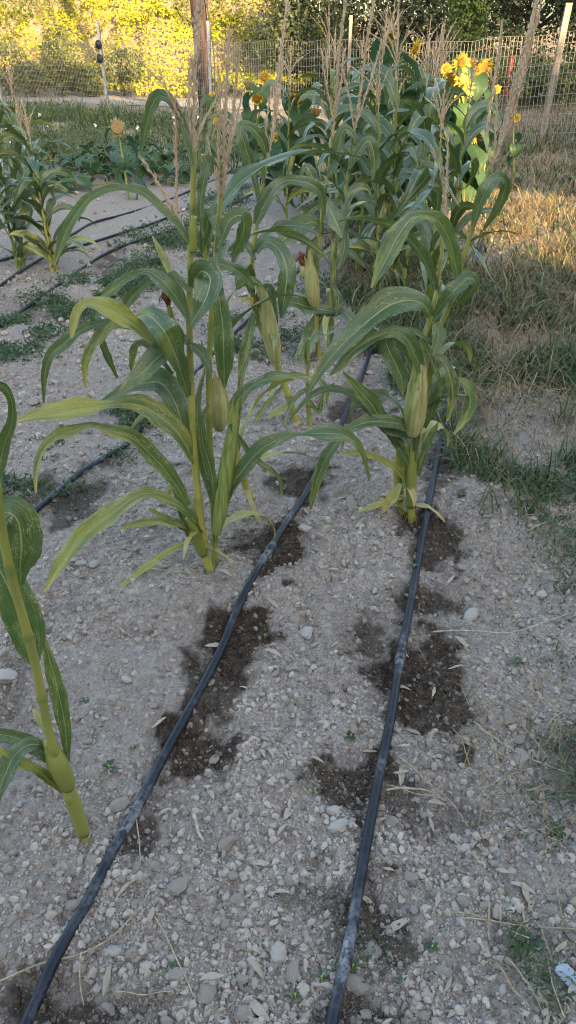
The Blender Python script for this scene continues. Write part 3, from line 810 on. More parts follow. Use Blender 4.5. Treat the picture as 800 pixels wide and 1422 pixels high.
def arch_leaf(root, origin, hb, az, l, el, droop, wid, age, seed, mat='corn_far'):
    r = np.random.default_rng(seed); n = 24; tt = np.linspace(0, 1, n)
    ang = el - droop * tt ** r.uniform(1.1, 1.7)
    dr = np.concatenate([[0], np.cumsum(np.cos(ang[:-1]))]) * l / (n - 1); dz = np.concatenate([[0], np.cumsum(np.sin(ang[:-1]))]) * l / (n - 1)
    side = r.normal(0, .3) * tt ** 2 * l
    d = np.array([math.cos(az), math.sin(az), 0]); sd_ = np.array([-math.sin(az), math.cos(az), 0])
    Pt = hb + dr[:, None] * d + dz[:, None] * np.array([0, 0, 1.0]) + side[:, None] * sd_
    T = nrm(np.gradient(Pt, axis=0)); tw = r.normal(0, .6) * tt * 1.8 + r.normal(0, .15)
    N0 = nrm(np.cross(T, np.tile(sd_, (n, 1)))); N0 *= np.sign(N0[0, 2] + 1e-6); S0 = np.cross(N0, T)
    S = S0 * np.cos(tw)[:, None] + N0 * np.sin(tw)[:, None]; N = np.cross(T, S)
    N *= np.sign((N * N0).sum(1, keepdims=True) + 1e-9)
    W = wid * np.interp(tt, [0, .08, .35, .7, .92, 1], [.4, .72, 1, .82, .34, .03])
    return leaf_mesh(Pt, S, N, W, age, M[mat], root, origin, seed)

def extra_leaves(root, origin, stalk, n, l, wid, seed, lo=.1, hi=.75, azr=(0, 6.28), mat='corn'):
    r = np.random.default_rng(seed); q = cr(stalk, 60)
    for k in range(n):
        f = lo + (hi - lo) * (k + r.random()) / n
        arch_leaf(root, origin, q[int(f * 59)], r.uniform(*azr), l * r.uniform(.7, 1.15), R(r.uniform(55, 80)), R(r.uniform(90, 190)), wid * r.uniform(.75, 1.1), max(0, r.normal(.25, .2) + (.5 if f < .2 else 0)), seed * 31 + k, mat)

def brace_roots(root, origin, base, r0, seed):
    r = np.random.default_rng(seed); mb = MB(); base = np.asarray(base)
    for k in range(7):
        a = 6.28 * k / 7 + r.normal(0, .2); d = np.array([math.cos(a), math.sin(a), 0])
        q = np.array([base + d * r0 * .8 + [0, 0, .022], base + d * (r0 + .006) + [0, 0, .010], base + d * (r0 + .012) + [0, 0, -.015]])
        mb.add(*tube(cr(q, 6), np.linspace(.0026, .0018, 6), 6), r.random() * .2)
    mb.build('brace_roots', M['stalk'], root, origin)

def dead_leaves(root, origin, stalk, n, seed):
    r = np.random.default_rng(seed); q = cr(stalk, 60)
    for k in range(n):
        arch_leaf(root, origin, q[2 + 3 * k], r.uniform(0, 6.28), r.uniform(.12, .24), R(r.uniform(10, 45)), R(r.uniform(60, 130)), r.uniform(.018, .03), r.uniform(2.4, 3.2), seed * 17 + k)

GC = 'corn plants growing along the hoses'

# --- big centre plant
b0 = G(294, 794); YB = b0[1]
pB = thing('corn_plant', b0, 'big many-leaved corn plant left of the centre hose with speckled yellowing leaves', 'corn plant', GC)
s1 = stalk_path([(293, 800), (284, 758), (277, 705), (271, 645), (267, 585), (264, 500), (263, 430), (265, 345), (268, 280), (269, 205)], YB, .03)
stalk_mesh(s1, .0135, .0068, pB, b0, .78, 9)
s2 = stalk_path([(299, 800), (298, 745), (296, 690), (291, 605), (290, 530), (293, 450), (299, 360), (305, 290), (309, 225)], YB + .05, .06)
stalk_mesh(s2, .0125, .0058, pB, b0, .45, 9)
s3 = stalk_path([(349, 694), (337, 662), (320, 592), (302, 490), (288, 370), (280, 300), (283, 215)], YB + .36, -.1)
stalk_mesh(s3, .0135, .006, pB, b0, .8, 9)
LB = [  # points, dY, roll, roll2, age
    ([(270, 642, 9), (248, 603, 24), (220, 577, 30), (190, 562, 26), (152, 562, 13), (120, 566, 24), (88, 571, 29), (52, 577, 18), (18, 586, 3)], -.16, 28, 20, .55),
    ([(262, 702, 9), (240, 667, 18), (214, 636, 24), (182, 608, 22), (150, 597, 15), (124, 590, 8), (98, 600, 19), (78, 605, 14), (60, 622, 10), (50, 650, 8), (50, 683, 3)], -.14, 30, 15, .42),
    ([(284, 738, 8), (256, 708, 12), (230, 693, 14), (203, 685, 16), (178, 695, 20), (148, 718, 26), (112, 748, 26), (84, 782, 18), (62, 822, 3)], -.22, 25, 15, .50),
    ([(276, 748, 5), (238, 764, 9), (205, 786, 10), (160, 822, 3)], -.1, 20, 20, .75),
    ([(280, 745, 10), (258, 732, 13), (236, 723, 11), (206, 706, 3)], -.06, 25, 25, .3),
    ([(302, 738, 9), (314, 692, 15), (334, 657, 22), (364, 623, 21), (394, 607, 14), (421, 603, 5), (452, 602, 25), (482, 606, 16), (503, 628, 9), (513, 668, 3)], [0, .0, .02, .05, .08], 30, 22, .18),
    ([(262, 528, 6), (246, 508, 9), (220, 484, 9), (199, 462, 18), (174, 442, 25), (146, 426, 26), (122, 420, 14), (108, 432, 14), (102, 452, 11), (99, 470, 3)], -.1, 28, 10, .62),
    ([(262, 550, 7), (251, 515, 22), (238, 480, 34), (224, 455, 34), (205, 438, 26), (188, 440, 6)], [0, -.05, -.08, .02], 22, 35, .22),
    ([(263, 468, 7), (243, 478, 22), (220, 496, 30), (195, 520, 26), (163, 548, 3)], -.12, 30, 15, .2),
    ([(260, 440, 8), (244, 412, 22), (224, 389, 22), (204, 377, 9), (178, 386, 13), (156, 402, 16), (139, 414, 3)], [0, .0, .04, .08], 30, 20, .18),
    ([(264, 405, 6), (240, 382, 12), (218, 383, 15), (196, 400, 13), (180, 416, 15), (170, 434, 3)], .1, 30, 20, .12),
    ([(266, 398, 9), (279, 377, 34), (292, 386, 37), (287, 412, 34), (274, 436, 20), (262, 454, 3)], [0, -.05, -.1, -.1], 15, 25, .12),
    ([(270, 372, 6), (300, 366, 13), (326, 374, 15), (343, 388, 12), (352, 400, 3)], .1, 28, 20, .1),
    ([(262, 478, 5), (215, 455, 8), (170, 446, 9), (136, 450, 11), (110, 460, 15), (88, 478, 18), (70, 494, 15), (62, 522, 9), (61, 560, 3)], .12, 25, 15, .08),
    ([(262, 500, 4), (205, 462, 8), (160, 451, 13), (140, 466, 17), (125, 486, 14), (118, 508, 9), (119, 538, 3)], .02, 20, 15, .5),
    ([(180, 430, 4), (132, 437, 8), (137, 462, 9), (148, 490, 11), (163, 525, 3)], .16, 20, 15, .12),
    ([(240, 520, 5), (208, 482, 8), (191, 478, 11), (184, 497, 9), (183, 518, 3)], .06, 25, 15, .3),
    ([(268, 342, 8), (243, 308, 11), (217, 282, 13), (194, 265, 12), (162, 261, 9), (130, 271, 12), (106, 296, 15), (90, 325, 16), (75, 368, 3)], .02, 25, 20, .2),
    ([(267, 230, 6), (255, 176, 10), (240, 144, 13), (222, 133, 17), (211, 147, 16), (203, 176, 12), (195, 213, 3)], .06, 20, 15, .08),
    ([(300, 352, 6), (302, 398, 15), (309, 450, 27), (311, 500, 25), (312, 538, 3)], [0, -.08, -.1, -.06], 12, 12, .1),
    ([(264, 478, 8), (280, 492, 17), (294, 518, 5)], -.03, 20, 20, .1),
    ([(236, 378, 8), (224, 352, 10), (212, 328, 2)], .05, 10, 10, .6),
    ([(258, 612, 8), (246, 566, 28), (224, 533, 36), (194, 534, 24), (164, 546, 14), (134, 562, 3)], .1, 28, 25, .05),
    ([(296, 700, 5), (284, 650, 14), (276, 610, 18), (275, 560, 10), (285, 510, 3)], .08, 15, 20, .15),
    ([(290, 560, 4), (280, 600, 12), (294, 660, 14), (300, 720, 10), (297, 770, 3)], -.02, 15, 15, .2),
    ([(284, 330, 5), (278, 290, 10), (284, 245, 14), (291, 220, 10), (296, 240, 3)], .02, 15, 20, .1),
    ([(306, 330, 6), (292, 300, 12), (286, 322, 16), (280, 352, 4)], .04, 20, 20, .1),
    ([(304, 345, 6), (318, 308, 18), (336, 300, 22), (338, 325, 20), (324, 355, 6)], .05, 20, 20, .08),
    ([(318, 590, 6), (352, 635, 9), (386, 662, 6), (392, 690, 2)], .1, 20, 20, .3),
    ([(276, 760, 6), (262, 740, 12), (250, 700, 12), (238, 668, 3)], .05, 20, 20, .25),
]
for (pts, dY, r1, r2, age) in LB: leaf_px(pB, b0, pts, YB, dY, r1, r2, age)
ear_mesh(P(301, 742, YB - .02), P(327, 577, YB + .02), 20 * depth(P(315, 650, YB)) / F, pB, b0, 'husk_green', .012, True, 3)
ear_mesh(P(305, 598, YB + .10), P(302, 530, YB + .12), 24 * depth(P(305, 570, YB)) / F, pB, b0, 'husk', .0, True, 4)
ear_mesh(P(250, 500, YB + .12), P(233, 418, YB + .12), 12 * depth(P(240, 440, YB)) / F, pB, b0, 'husk_green', .06, False, 5)
sheath(np.array([P(283, 770, YB), P(272, 742, YB - .005), P(262, 718, YB - .01)]), .017, pB, b0, .15)
sheath(np.array([P(268, 350, YB), P(268, 325, YB), P(270, 300, YB)]), .0095, pB, b0, .25)
tassel_px(pB, b0, [[(269, 215, 7), (270, 120, 13), (273, 50, 15), (276, -20, 12)], [(268, 215, 6), (256, 175, 5), (238, 140, 5), (222, 100, 4)],
                   [(269, 205, 6), (285, 165, 7), (300, 140, 6)], [(268, 200, 6), (262, 160, 6), (264, 80, 6)], [(270, 208, 5), (250, 150, 5), (228, 120, 4), (195, 85, 4)],
                   [(270, 210, 6), (262, 185, 6), (247, 165, 6)]], YB + .03)
tassel_px(pB, b0, [[(263, 330, 5), (247, 305, 7), (245, 230, 7), (243, 140, 6)], [(262, 332, 5), (246, 302, 8), (222, 258, 7), (197, 220, 5)]], YB + .02, 'tassel_peach')
tassel_px(pB, b0, [[(309, 270, 7), (311, 205, 10), (314, 130, 10), (319, 40, 8)], [(308, 272, 6), (318, 200, 8), (327, 130, 7), (334, 60, 6)], [(306, 270, 5), (303, 215, 7), (306, 150, 7), (303, 95, 5)],
                   [(305, 285, 4), (297, 235, 5), (288, 190, 4)], [(309, 250, 6), (330, 160, 6), (337, 130, 4)]], YB + .1, 'tassel')
tassel_px(pB, b0, [[(281, 235, 5), (292, 180, 6), (303, 140, 5)], [(281, 240, 4), (276, 190, 5), (284, 120, 5)], [(282, 232, 4), (300, 175, 5), (312, 150, 4)]], YB + .25, 'tassel_green')

extra_leaves(pB, b0, s3, 6, .42, .055, 71, .15, .8, (-.6, 1.9)); extra_leaves(pB, b0, s2, 4, .36, .045, 72, .05, .45, (.3, 2.9)); extra_leaves(pB, b0, s1, 3, .26, .04, 73, .05, .2, (2.0, 4.2))
for q, r_, k in ((s1[1], .013, 1), (s2[1], .012, 2), (s3[1], .013, 3)): brace_roots(pB, b0, (q[0], q[1], gz(q[0], q[1])), r_, k)

# --- right plant with the big ear
b1 = G(571, 722); YC = b1[1]
pC = thing('corn_plant', b1, 'corn plant right of centre with one big pale ear and a long leaning tassel', 'corn plant', GC)
c1 = stalk_path([(572, 730), (571, 685), (573, 632), (578, 597), (588, 560), (596, 525), (602, 488), (610, 457), (622, 430), (635, 390), (648, 342), (658, 313), (670, 270), (681, 230)], YC, .05)
stalk_mesh(c1, .0135, .0055, pC, b1, .5, 9)
c2 = stalk_path([(559, 716), (553, 662), (558, 605), (578, 530), (594, 455), (603, 420), (611, 375), (618, 305)], YC + .03, .12)
stalk_mesh(c2, .0125, .005, pC, b1, .95, 8)
LC = [
    ([(598, 440, 9), (588, 422, 22), (566, 417, 34), (541, 424, 39), (517, 441, 34), (494, 461, 28), (473, 481, 25), (454, 503, 18), (437, 529, 10), (425, 554, 3)], -.18, 30, 12, .16),
    ([(593, 526, 5), (577, 495, 18), (566, 472, 22), (550, 461, 18), (530, 465, 15), (507, 476, 18), (489, 489, 18), (474, 507, 14), (458, 522, 3)], -.12, 28, 15, .15),
    ([(598, 475, 4), (572, 460, 10), (538, 468, 17), (541, 488, 24), (552, 510, 23), (559, 530, 16), (559, 548, 3)], -.06, 20, 12, .14),
    ([(577, 606, 8), (552, 602, 13), (532, 587, 22), (516, 562, 24), (498, 541, 17), (476, 517, 3)], -.1, 28, 20, .2),
    ([(577, 593, 9), (546, 587, 19), (512, 586, 19), (484, 598, 13), (462, 622, 16), (442, 662, 15), (431, 708, 3)], [0, -.1, -.16, -.18], 30, 12, .22),
    ([(560, 618, 6), (531, 584, 15), (510, 564, 18), (487, 547, 15), (462, 540, 11), (440, 545, 9), (421, 560, 6), (402, 584, 2)], -.06, 28, 20, .1),
    ([(590, 594, 6), (600, 572, 10), (607, 551, 19), (619, 534, 23), (636, 528, 10), (649, 536, 14), (653, 558, 18), (645, 582, 13), (630, 603, 3)], [0, .02, -.02, -.06], 25, 15, .3),
    ([(602, 492, 6), (616, 500, 10), (626, 526, 17), (628, 552, 14), (621, 585, 3)], -.05, 20, 15, .35),
    ([(635, 398, 7), (632, 362, 18), (623, 331, 20), (608, 306, 20), (592, 299, 13), (572, 304, 21), (552, 329, 28), (536, 360, 25), (516, 400, 3)], [0, -.04, -.1, -.14], 22, 20, .3),
    ([(657, 315, 6), (665, 287, 15), (678, 259, 20), (691, 246, 14), (702, 253, 12), (697, 276, 14), (684, 299, 10), (671, 320, 3)], [0, -.02, .05, .08], 20, 20, .18),
    ([(602, 440, 6), (618, 417, 16), (637, 398, 20), (651, 387, 20), (660, 394, 11), (648, 411, 12), (629, 427, 3)], [0, -.05, -.03, .02], 20, 20, .15),
    ([(604, 448, 10), (609, 463, 20), (606, 479, 15), (601, 494, 3)], -.04, 15, 15, .1),
    ([(561, 664, 6), (546, 648, 10), (526, 637, 9), (500, 629, 8), (468, 633, 2)], -.08, 20, 20, .7),
    ([(560, 690, 7), (540, 695, 8), (520, 703, 8), (496, 711, 2)], -.05, 20, 20, .95),
    ([(557, 672, 5), (547, 688, 15), (536, 704, 11), (531, 712, 3)], -.03, 15, 15, 2.6),
    ([(580, 660, 8), (591, 625, 11), (602, 600, 9), (609, 586, 2)], .05, 20, 20, .25),
    ([(567, 645, 7), (556, 624, 12), (541, 604, 10), (531, 588, 2)], .02, 15, 20, .1),
    ([(575, 640, 6), (580, 600, 11), (590, 560, 8), (597, 540, 2)], -.02, 15, 15, .25),
    ([(586, 470, 5), (600, 500, 8), (610, 530, 6), (612, 556, 2)], -.02, 15, 15, .3),
    ([(570, 690, 7), (560, 650, 12), (552, 610, 10), (546, 585, 2)], .03, 15, 15, .6),
]
for (pts, dY, r1, r2, age) in LC: leaf_px(pC, b1, pts, YC, dY, r1, r2, age)
ear_mesh(P(573, 606, YC - .03), P(583, 508, YC + .01), 27 * depth(P(575, 560, YC)) / F, pC, b1, 'husk', .0, True, 7)
tassel_px(pC, b1, [[(679, 240, 8), (700, 185, 13), (717, 120, 17), (732, 60, 18), (747, -8, 12)], [(683, 230, 6), (703, 165, 9), (714, 110, 9)], [(690, 210, 6), (712, 160, 8), (738, 60, 8), (752, 0, 5)],
                   [(686, 215, 5), (690, 150, 5), (683, 108, 5), (675, 96, 4)], [(681, 228, 5), (676, 180, 5), (690, 95, 6), (697, 30, 4)]], YC + .06)
tassel_px(pC, b1, [[(603, 425, 5), (611, 372, 7), (618, 300, 7), (621, 230, 6), (622, 180, 5)], [(619, 290, 4), (612, 240, 4), (600, 205, 4)]], YC + .16, 'tassel')

extra_leaves(pC, b1, c1, 5, .34, .045, 74, .08, .5, (-.5, 2.6)); extra_leaves(pC, b1, c2, 6, .40, .050, 75, .12, .85, (.2, 3.6))
for q, r_, k in ((c1[1], .013, 4), (c2[1], .012, 5)): brace_roots(pC, b1, (q[0], q[1], gz(q[0], q[1])), r_, k)
sheath(c1[2:9], .0165, pC, b1, .25); sheath(c2[2:10], .015, pC, b1, .6)

dead_leaves(pC, b1, c1, 3, 81); dead_leaves(pC, b1, c2, 3, 82); dead_leaves(pB, b0, s1, 3, 83); dead_leaves(pB, b0, s3, 2, 84)

# --- left-edge plant near the camera
b2 = G(121, 1166); YA = b2[1]
pA = thing('corn_plant', b2, 'nearest corn plant leaning out of the left edge with a curled upper leaf', 'corn plant', GC)
a1 = stalk_path([(122, 1172), (97, 1110), (80, 1062), (67, 1013), (53, 941), (43, 898), (30, 850), (16, 800), (4, 740), (-6, 670), (-20, 560)], YA, -.06)
stalk_mesh(a1, .0100, .0070, pA, b2, .55, 7)
LA = [
    ([(29, 812, 7), (28, 788, 28), (30, 758, 52), (24, 722, 52), (4, 712, 44), (-22, 740, 26)], [0, -.02, -.02, .03], 8, 12, .22),
    ([(49, 926, 7), (41, 896, 40), (27, 852, 54), (8, 808, 50), (-20, 762, 30), (-45, 760, 8)], [0, .03, .04, .06], 10, 18, .2),
    ([(94, 1056, 6), (90, 1005, 19), (79, 952, 23), (68, 912, 15), (59, 878, 3)], .08, 15, 15, .28),
    ([(93, 1102, 8), (70, 1083, 15), (45, 1066, 13), (14, 1050, 11), (-20, 1034, 5)], -.05, 20, 25, .65),
    ([(66, 1038, 6), (42, 1034, 22), (20, 1050, 27), (4, 1084, 24), (-10, 1125, 6)], -.1, 20, 15, .1),
    ([(4, 730, 6), (-6, 680, 16), (4, 625, 20), (16, 588, 15), (16, 556, 10), (2, 535, 14), (-22, 540, 8)], -.06, 20, 20, .08),
    ([(58, 1010, 5), (52, 995, 9), (46, 985, 3)], .03, 10, 10, .9),
]
for (pts, dY, r1, r2, age) in LA: leaf_px(pA, b2, pts, YA, dY, r1, r2, age, n=34)
sheath(np.array([P(94, 1092, YA), P(80, 1060, YA - .01), P(68, 1028, YA)]), .018, pA, b2, .35)
sheath(np.array([P(117, 1158, YA), P(103, 1118, YA), P(94, 1085, YA)]), .0135, pA, b2, .4)

extra_leaves(pA, b2, a1, 2, .25, .04, 76, .1, .25, (2.6, 3.6)); pass

# --- leaning plant with the brown-silked ear behind the centre plant
b3 = G(412, 587); YX = b3[1]
pX = thing('corn_plant', b3, 'leaning corn plant with a pale ear and red brown silk behind the big one', 'corn plant', GC)
x1 = stalk_path([(414, 590), (402, 555), (392, 525), (383, 502), (371, 474), (358, 444), (350, 408), (349, 375), (355, 322), (359, 296), (367, 242), (372, 215)], YX, .04)
stalk_mesh(x1, .016, .007, pX, b3, .75, 8)
LX = [
    ([(355, 312, 9), (366, 287, 18), (380, 263, 19), (398, 251, 13), (416, 252, 15), (436, 258, 18), (447, 274, 12), (450, 300, 3)], [0, -.02, .05, .1], 25, 18, .05),
    ([(356, 350, 7), (368, 336, 16), (386, 345, 19), (398, 372, 25), (396, 405, 24), (390, 442, 3)], [0, -.05, -.1, -.1], 20, 12, .06),
    ([(349, 405, 5), (362, 438, 8), (376, 447, 8), (352, 452, 3)], -.05, 20, 20, .1),
    ([(352, 435, 6), (346, 468, 16), (339, 500, 15), (334, 532, 8), (330, 572, 2)], -.06, 15, 15, .35),
    ([(354, 362, 5), (342, 340, 12), (330, 348, 12), (322, 372, 3)], .05, 20, 20, .05),
    ([(362, 285, 5), (352, 240, 10), (340, 200, 15), (334, 177, 15), (350, 178, 14), (366, 200, 14), (371, 230, 3)], [0, .0, .05], 22, 15, .05),
    ([(366, 255, 5), (362, 218, 8), (344, 229, 8), (330, 256, 7), (318, 290, 2)], .04, 20, 20, .05),
    ([(350, 420, 5), (372, 400, 12), (380, 430, 10), (385, 470, 3)], -.03, 15, 15, .1),
    ([(395, 535, 5), (372, 560, 7), (352, 590, 5), (345, 615, 2)], .02, 20, 20, .55),
    ([(403, 560, 6), (386, 572, 10), (372, 580, 3)], -.05, 20, 20, .85),
]
for (pts, dY, r1, r2, age) in LX: leaf_px(pX, b3, pts, YX, dY, r1, r2, age, 'corn_far')
ear_mesh(P(384, 505, YX - .03), P(366, 409, YX - .03), 21 * depth(P(374, 460, YX)) / F, pX, b3, 'husk', .0, True, 9)
ear_mesh(P(366, 440, YX - .02), P(361, 424, YX - .02), 10 * depth(P(360, 430, YX)) / F, pX, b3, 'husk', .075, False, 10)
tassel_px(pX, b3, [[(369, 235, 5), (378, 185, 7), (386, 110, 9), (395, 35, 10), (401, -20, 8)], [(374, 210, 4), (385, 150, 6), (393, 85, 6)], [(372, 222, 4), (370, 170, 5), (378, 120, 4)]], YX + .04)

extra_leaves(pX, b3, x1, 6, .33, .050, 87, .25, .85, (0, 6.28), 'corn_far')

# --- pair behind, with two stalks and a dark-silked ear
b4 = G(452, 497); YD = b4[1]
pD = thing('corn_plant', b4, 'two-stalked corn plant with a brown-silked ear right behind the leaning one', 'corn plant', GC)
stalk_mesh(stalk_path([(458, 498), (459, 450), (461, 405), (466, 342), (475, 295), (479, 267), (485, 230), (490, 190)], YD, .05), .014, .006, pD, b4, .45, 8)
stalk_mesh(stalk_path([(443, 500), (440, 450), (439, 415), (442, 350), (446, 305), (450, 272), (457, 230), (462, 180)], YD - .03, .05), .014, .006, pD, b4, .55, 8)
LD = [
    ([(448, 320, 8), (436, 309, 16), (416, 315, 26), (400, 328, 26), (381, 343, 3)], -.1, 25, 15, .05),
    ([(470, 434, 6), (447, 430, 14), (427, 426, 20), (409, 421, 16), (390, 422, 12), (372, 433, 10), (352, 457, 2)], -.15, 28, 20, .06),
    ([(462, 438, 6), (475, 433, 12), (488, 443, 17), (502, 455, 12), (515, 472, 3)], -.1, 22, 20, .1),
    ([(450, 274, 8), (458, 291, 20), (467, 309, 24), (475, 330, 3)], -.08, 12, 12, .12),
    ([(480, 318, 7), (478, 346, 16), (470, 374, 4)], -.05, 15, 15, .04),
    ([(449, 432, 14), (438, 456, 25), (426, 481, 23), (415, 503, 14), (404, 517, 3)], -.1, 15, 15, .35),
    ([(458, 432, 8), (456, 455, 16), (457, 488, 3)], -.06, 15, 15, .15),
    ([(455, 245, 6), (463, 232, 14), (470, 205, 16), (478, 180, 14), (492, 190, 8), (498, 215, 2)], .03, 20, 20, .04),
    ([(484, 235, 6), (500, 208, 15), (513, 196, 16), (520, 222, 14), (517, 250, 3)], -.03, 20, 15, .04),
    ([(450, 280, 5), (440, 262, 12), (432, 242, 14), (425, 232, 10), (414, 250, 2)], .03, 20, 20, .04),
    ([(440, 330, 6), (432, 345, 16), (434, 370, 18), (440, 395, 4)], -.06, 15, 15, .1),
    ([(462, 395, 5), (470, 415, 10), (466, 440, 3)], -.04, 15, 15, .1),
    ([(440, 470, 5), (425, 500, 8), (420, 540, 3)], -.05, 15, 15, .3),
]
for (pts, dY, r1, r2, age) in LD: leaf_px(pD, b4, pts, YD, dY, r1, r2, age, 'corn_far')
extra_leaves(pD, b4, stalk_path([(458, 498), (461, 405), (475, 295), (490, 190)], YD), 8, .38, .055, 88, .1, .9, (0, 6.28), 'corn_far')
ear_mesh(P(437, 425, YD - .06), P(428, 362, YD - .06), 18 * depth(P(430, 390, YD)) / F, pD, b4, 'husk', .0, True, 12)
ear_mesh(P(424, 385, YD - .06), P(421, 368, YD - .06), 12 * depth(P(424, 380, YD)) / F, pD, b4, 'husk', .10, False, 13)
tassel_px(pD, b4, [[(462, 190, 5), (467, 130, 7), (472, 60, 8), (482, -10, 8)], [(464, 170, 4), (452, 110, 4), (447, 70, 4)], [(464, 165, 4), (474, 110, 5), (478, 70, 4)]], YD)
tassel_px(pD, b4, [[(490, 200, 5), (500, 130, 6), (508, 70, 8), (520, -5, 8)], [(492, 180, 4), (484, 130, 4), (475, 95, 4)], [(492, 180, 4), (512, 120, 5), (530, 60, 4)]], YD + .05)

b5 = G(430, 590)
pS = thing('corn_plant', b5, 'small stunted corn shoot with thin drooping leaves standing by the middle hose', 'corn plant', GC)
stalk_mesh(stalk_path([(430, 592), (428, 565), (427, 535), (428, 500), (429, 470)], b5[1]), .011, .005, pS, b5, .45, 4)
for (pts, dY, r1, r2, age) in [([(428, 545, 5), (440, 528, 9), (452, 540, 9), (455, 565, 2)], -.05, 20, 20, .3), ([(428, 540, 5), (415, 548, 8), (402, 565, 6), (395, 590, 2)], -.08, 20, 20, .35),
                               ([(428, 510, 5), (426, 490, 9), (428, 465, 2)], .03, 10, 10, .2), ([(428, 555, 5), (442, 572, 8), (448, 552, 6), (456, 535, 2)], .03, 20, 20, .4),
                               ([(428, 530, 4), (410, 520, 8), (388, 530, 6), (372, 548, 2)], -.02, 20, 20, .5)]:
    leaf_px(pS, b5, pts, b5[1], dY, r1, r2, age)

# --- corn farther back, grown from one recipe
def corn_far(base, H, label, seed, lean=(0, 0), nl=10, L=.62, wid=.075, stalks=1, tas=True, ear=True, age=.08, az0=None, pale=.35):
    global rng
    keep = rng; rng = np.random.default_rng(seed); r = rng
    root = thing('corn_plant', base, label, 'corn plant', GC)
    for s in range(stalks):
        off = np.array([r.uniform(-.06, .06), r.uniform(-.06, .06), 0]) * (1 if stalks > 1 else .3)
        ln = np.array([lean[0] + r.uniform(-.1, .1), lean[1] + r.uniform(-.1, .1)])
        h = H * r.uniform(.9, 1.03); hs = h * .78
        t = np.linspace(0, 1, 8)[:, None]
        path = off + np.concatenate([ln[None] * (t ** 1.5) * hs * .8, t * hs], 1); path[0, 2] = -.03
        stalk_mesh(path, .0135, .0055, root, (0, 0, 0), pale, 9)
        a0 = az0 if az0 is not None else r.uniform(0, 3.14)
        a0 += s * .9
        for k in range(nl):
            f = (k + .6) / nl * .93; hb = cr(path, 50)[int(f * 49)]
            az = a0 + (k % 2) * math.pi + r.normal(0, .35)
            l = L * (1.15 - .55 * abs(f - .5) - .25 * f) * r.uniform(.8, 1.12)
            arch_leaf(root, None, hb, az, l, R(r.uniform(58, 76)), R(r.uniform(110, 190)) * (1.0 if f > .3 else .8), wid * r.uniform(.85, 1.1), max(0, age + r.normal(0, .12) + (.4 if f < .15 else 0)), int(seed * 50 + k + s * 20))
        if tas:
            mb = MB(); tp = path[-1]; top = np.array([ln[0] * .5, ln[1] * .5, 1.0]); top /= np.linalg.norm(top)
            m = h - hs
            spikelets(mb, np.array([tp + top * m * q for q in np.linspace(0, 1, 6)]), np.array([.008, .013, .017, .017, .013, .008]), .016, .014)
            for k in range(r.integers(4, 8)):
                az = r.uniform(0, 6.28); lb = m * r.uniform(.45, .75); z0 = m * r.uniform(.12, .4); sp_ = r.uniform(.15, .62)
                q = np.array([tp + top * z0, tp + top * (z0 + lb * .5) + np.array([math.cos(az), math.sin(az), 0]) * lb * .25 * sp_ * 2, tp + top * (z0 + lb) + np.array([math.cos(az), math.sin(az), 0]) * lb * .75 * sp_ * 2 - np.array([0, 0, lb * .5 * max(0, sp_ - .3)])])
                spikelets(mb, cr(q, 6), np.array([.006, .009, .010, .009, .007, .005]), .016, .013)
            mb.build('tassel', M['tassel'], root, smooth=False)
        if ear and s == 0:
            q = cr(path, 50)[19]; az = r.uniform(3.3, 6.0); d = np.array([math.cos(az), math.sin(az), 0])
            ear_mesh(q + d * .015, q + d * .07 + np.array([0, 0, .19]), .040, root, None, 'husk', .05, True, seed)
    rng = keep
    return root

FAR = [  # px, py of the foot, height, label, lean, stalks, seed
    ((592, 470), 1.25, 'corn plant with dark drooping leaves behind the leaning tassel plant', (.02, 0), 1, 301, 1.6),
    ((553, 412), 1.62, 'corn plant standing over the middle hose left of the long leaning tassel', (.0, 0), 2, 302, 1.5),
    ((497, 385), 1.60, 'corn plant in the gap right of the two-stalked one', (.03, 0), 1, 303, .3),
    ((540, 335), 1.66, 'corn plant in front of the tall sunflowers with wide dark leaves', (.0, 0), 1, 304, 2.6),
    ((618, 385), 1.50, 'corn plant beside the sunlit sunflower leaves', (.05, 0), 1, 305, .6),
    ((470, 322), 1.60, 'corn plant half hidden behind the two-stalked one', (-.02, 0), 1, 306, .2),
    ((512, 290), 1.66, 'corn plant in the rear row under a drooping green sunflower head', (.0, 0), 2, 308, 2.9),
    ((398, 305), 1.45, 'slim corn plant behind the leaning plant with brown silk', (0, 0), 1, 310, 2.8),
    ((80, 377), 1.16, 'left corn plant with a yellow stalk beside the far hoses', (-.06, 0), 2, 311, .2),
    ((25, 372), 1.00, 'leftmost corn plant with pale green foot at the picture edge', (-.08, 0), 2, 312, .5),
    ((38, 318), 1.30, 'corn plant with tall bleached tassels behind the leftmost one', (0, 0), 2, 313, 1.2),
    ((565, 292), 1.60, 'corn plant in the rear row half lost among sunflower stems', (.0, 0), 2, 317, 1.0),
    ((480, 268), 1.55, 'farthest corn plant left of the bowed green sunflower head', (.0, 0), 1, 318, 2.0),
    ((525, 410), 1.45, 'corn plant with narrow dark leaves between the two centre hoses', (-.02, 0), 1, 319, 2.2),
    ((575, 350), 1.50, 'double corn plant right of the short crouching one', (.02, 0), 2, 320, .4),
    ((458, 290), 1.55, 'rear corn plant in line with the two-stalked one', (0, 0), 2, 321, 2.5),
    ((535, 372), 1.2, 'short leafy corn plant crouching in the dense row', (.02, -.02), 1, 315, 3.0),
]
for ((px, py), H, lab, lean, st, seed, az) in FAR:
    small = px < 100
    corn_far(G(px, py), H, lab, seed, lean, (9 if st == 2 else 11) + 3 * small, .62 if not small else .46, .076 if not small else .066, st, True, not small, .06 if not small else .14, az, .35 if px != 80 else .95)

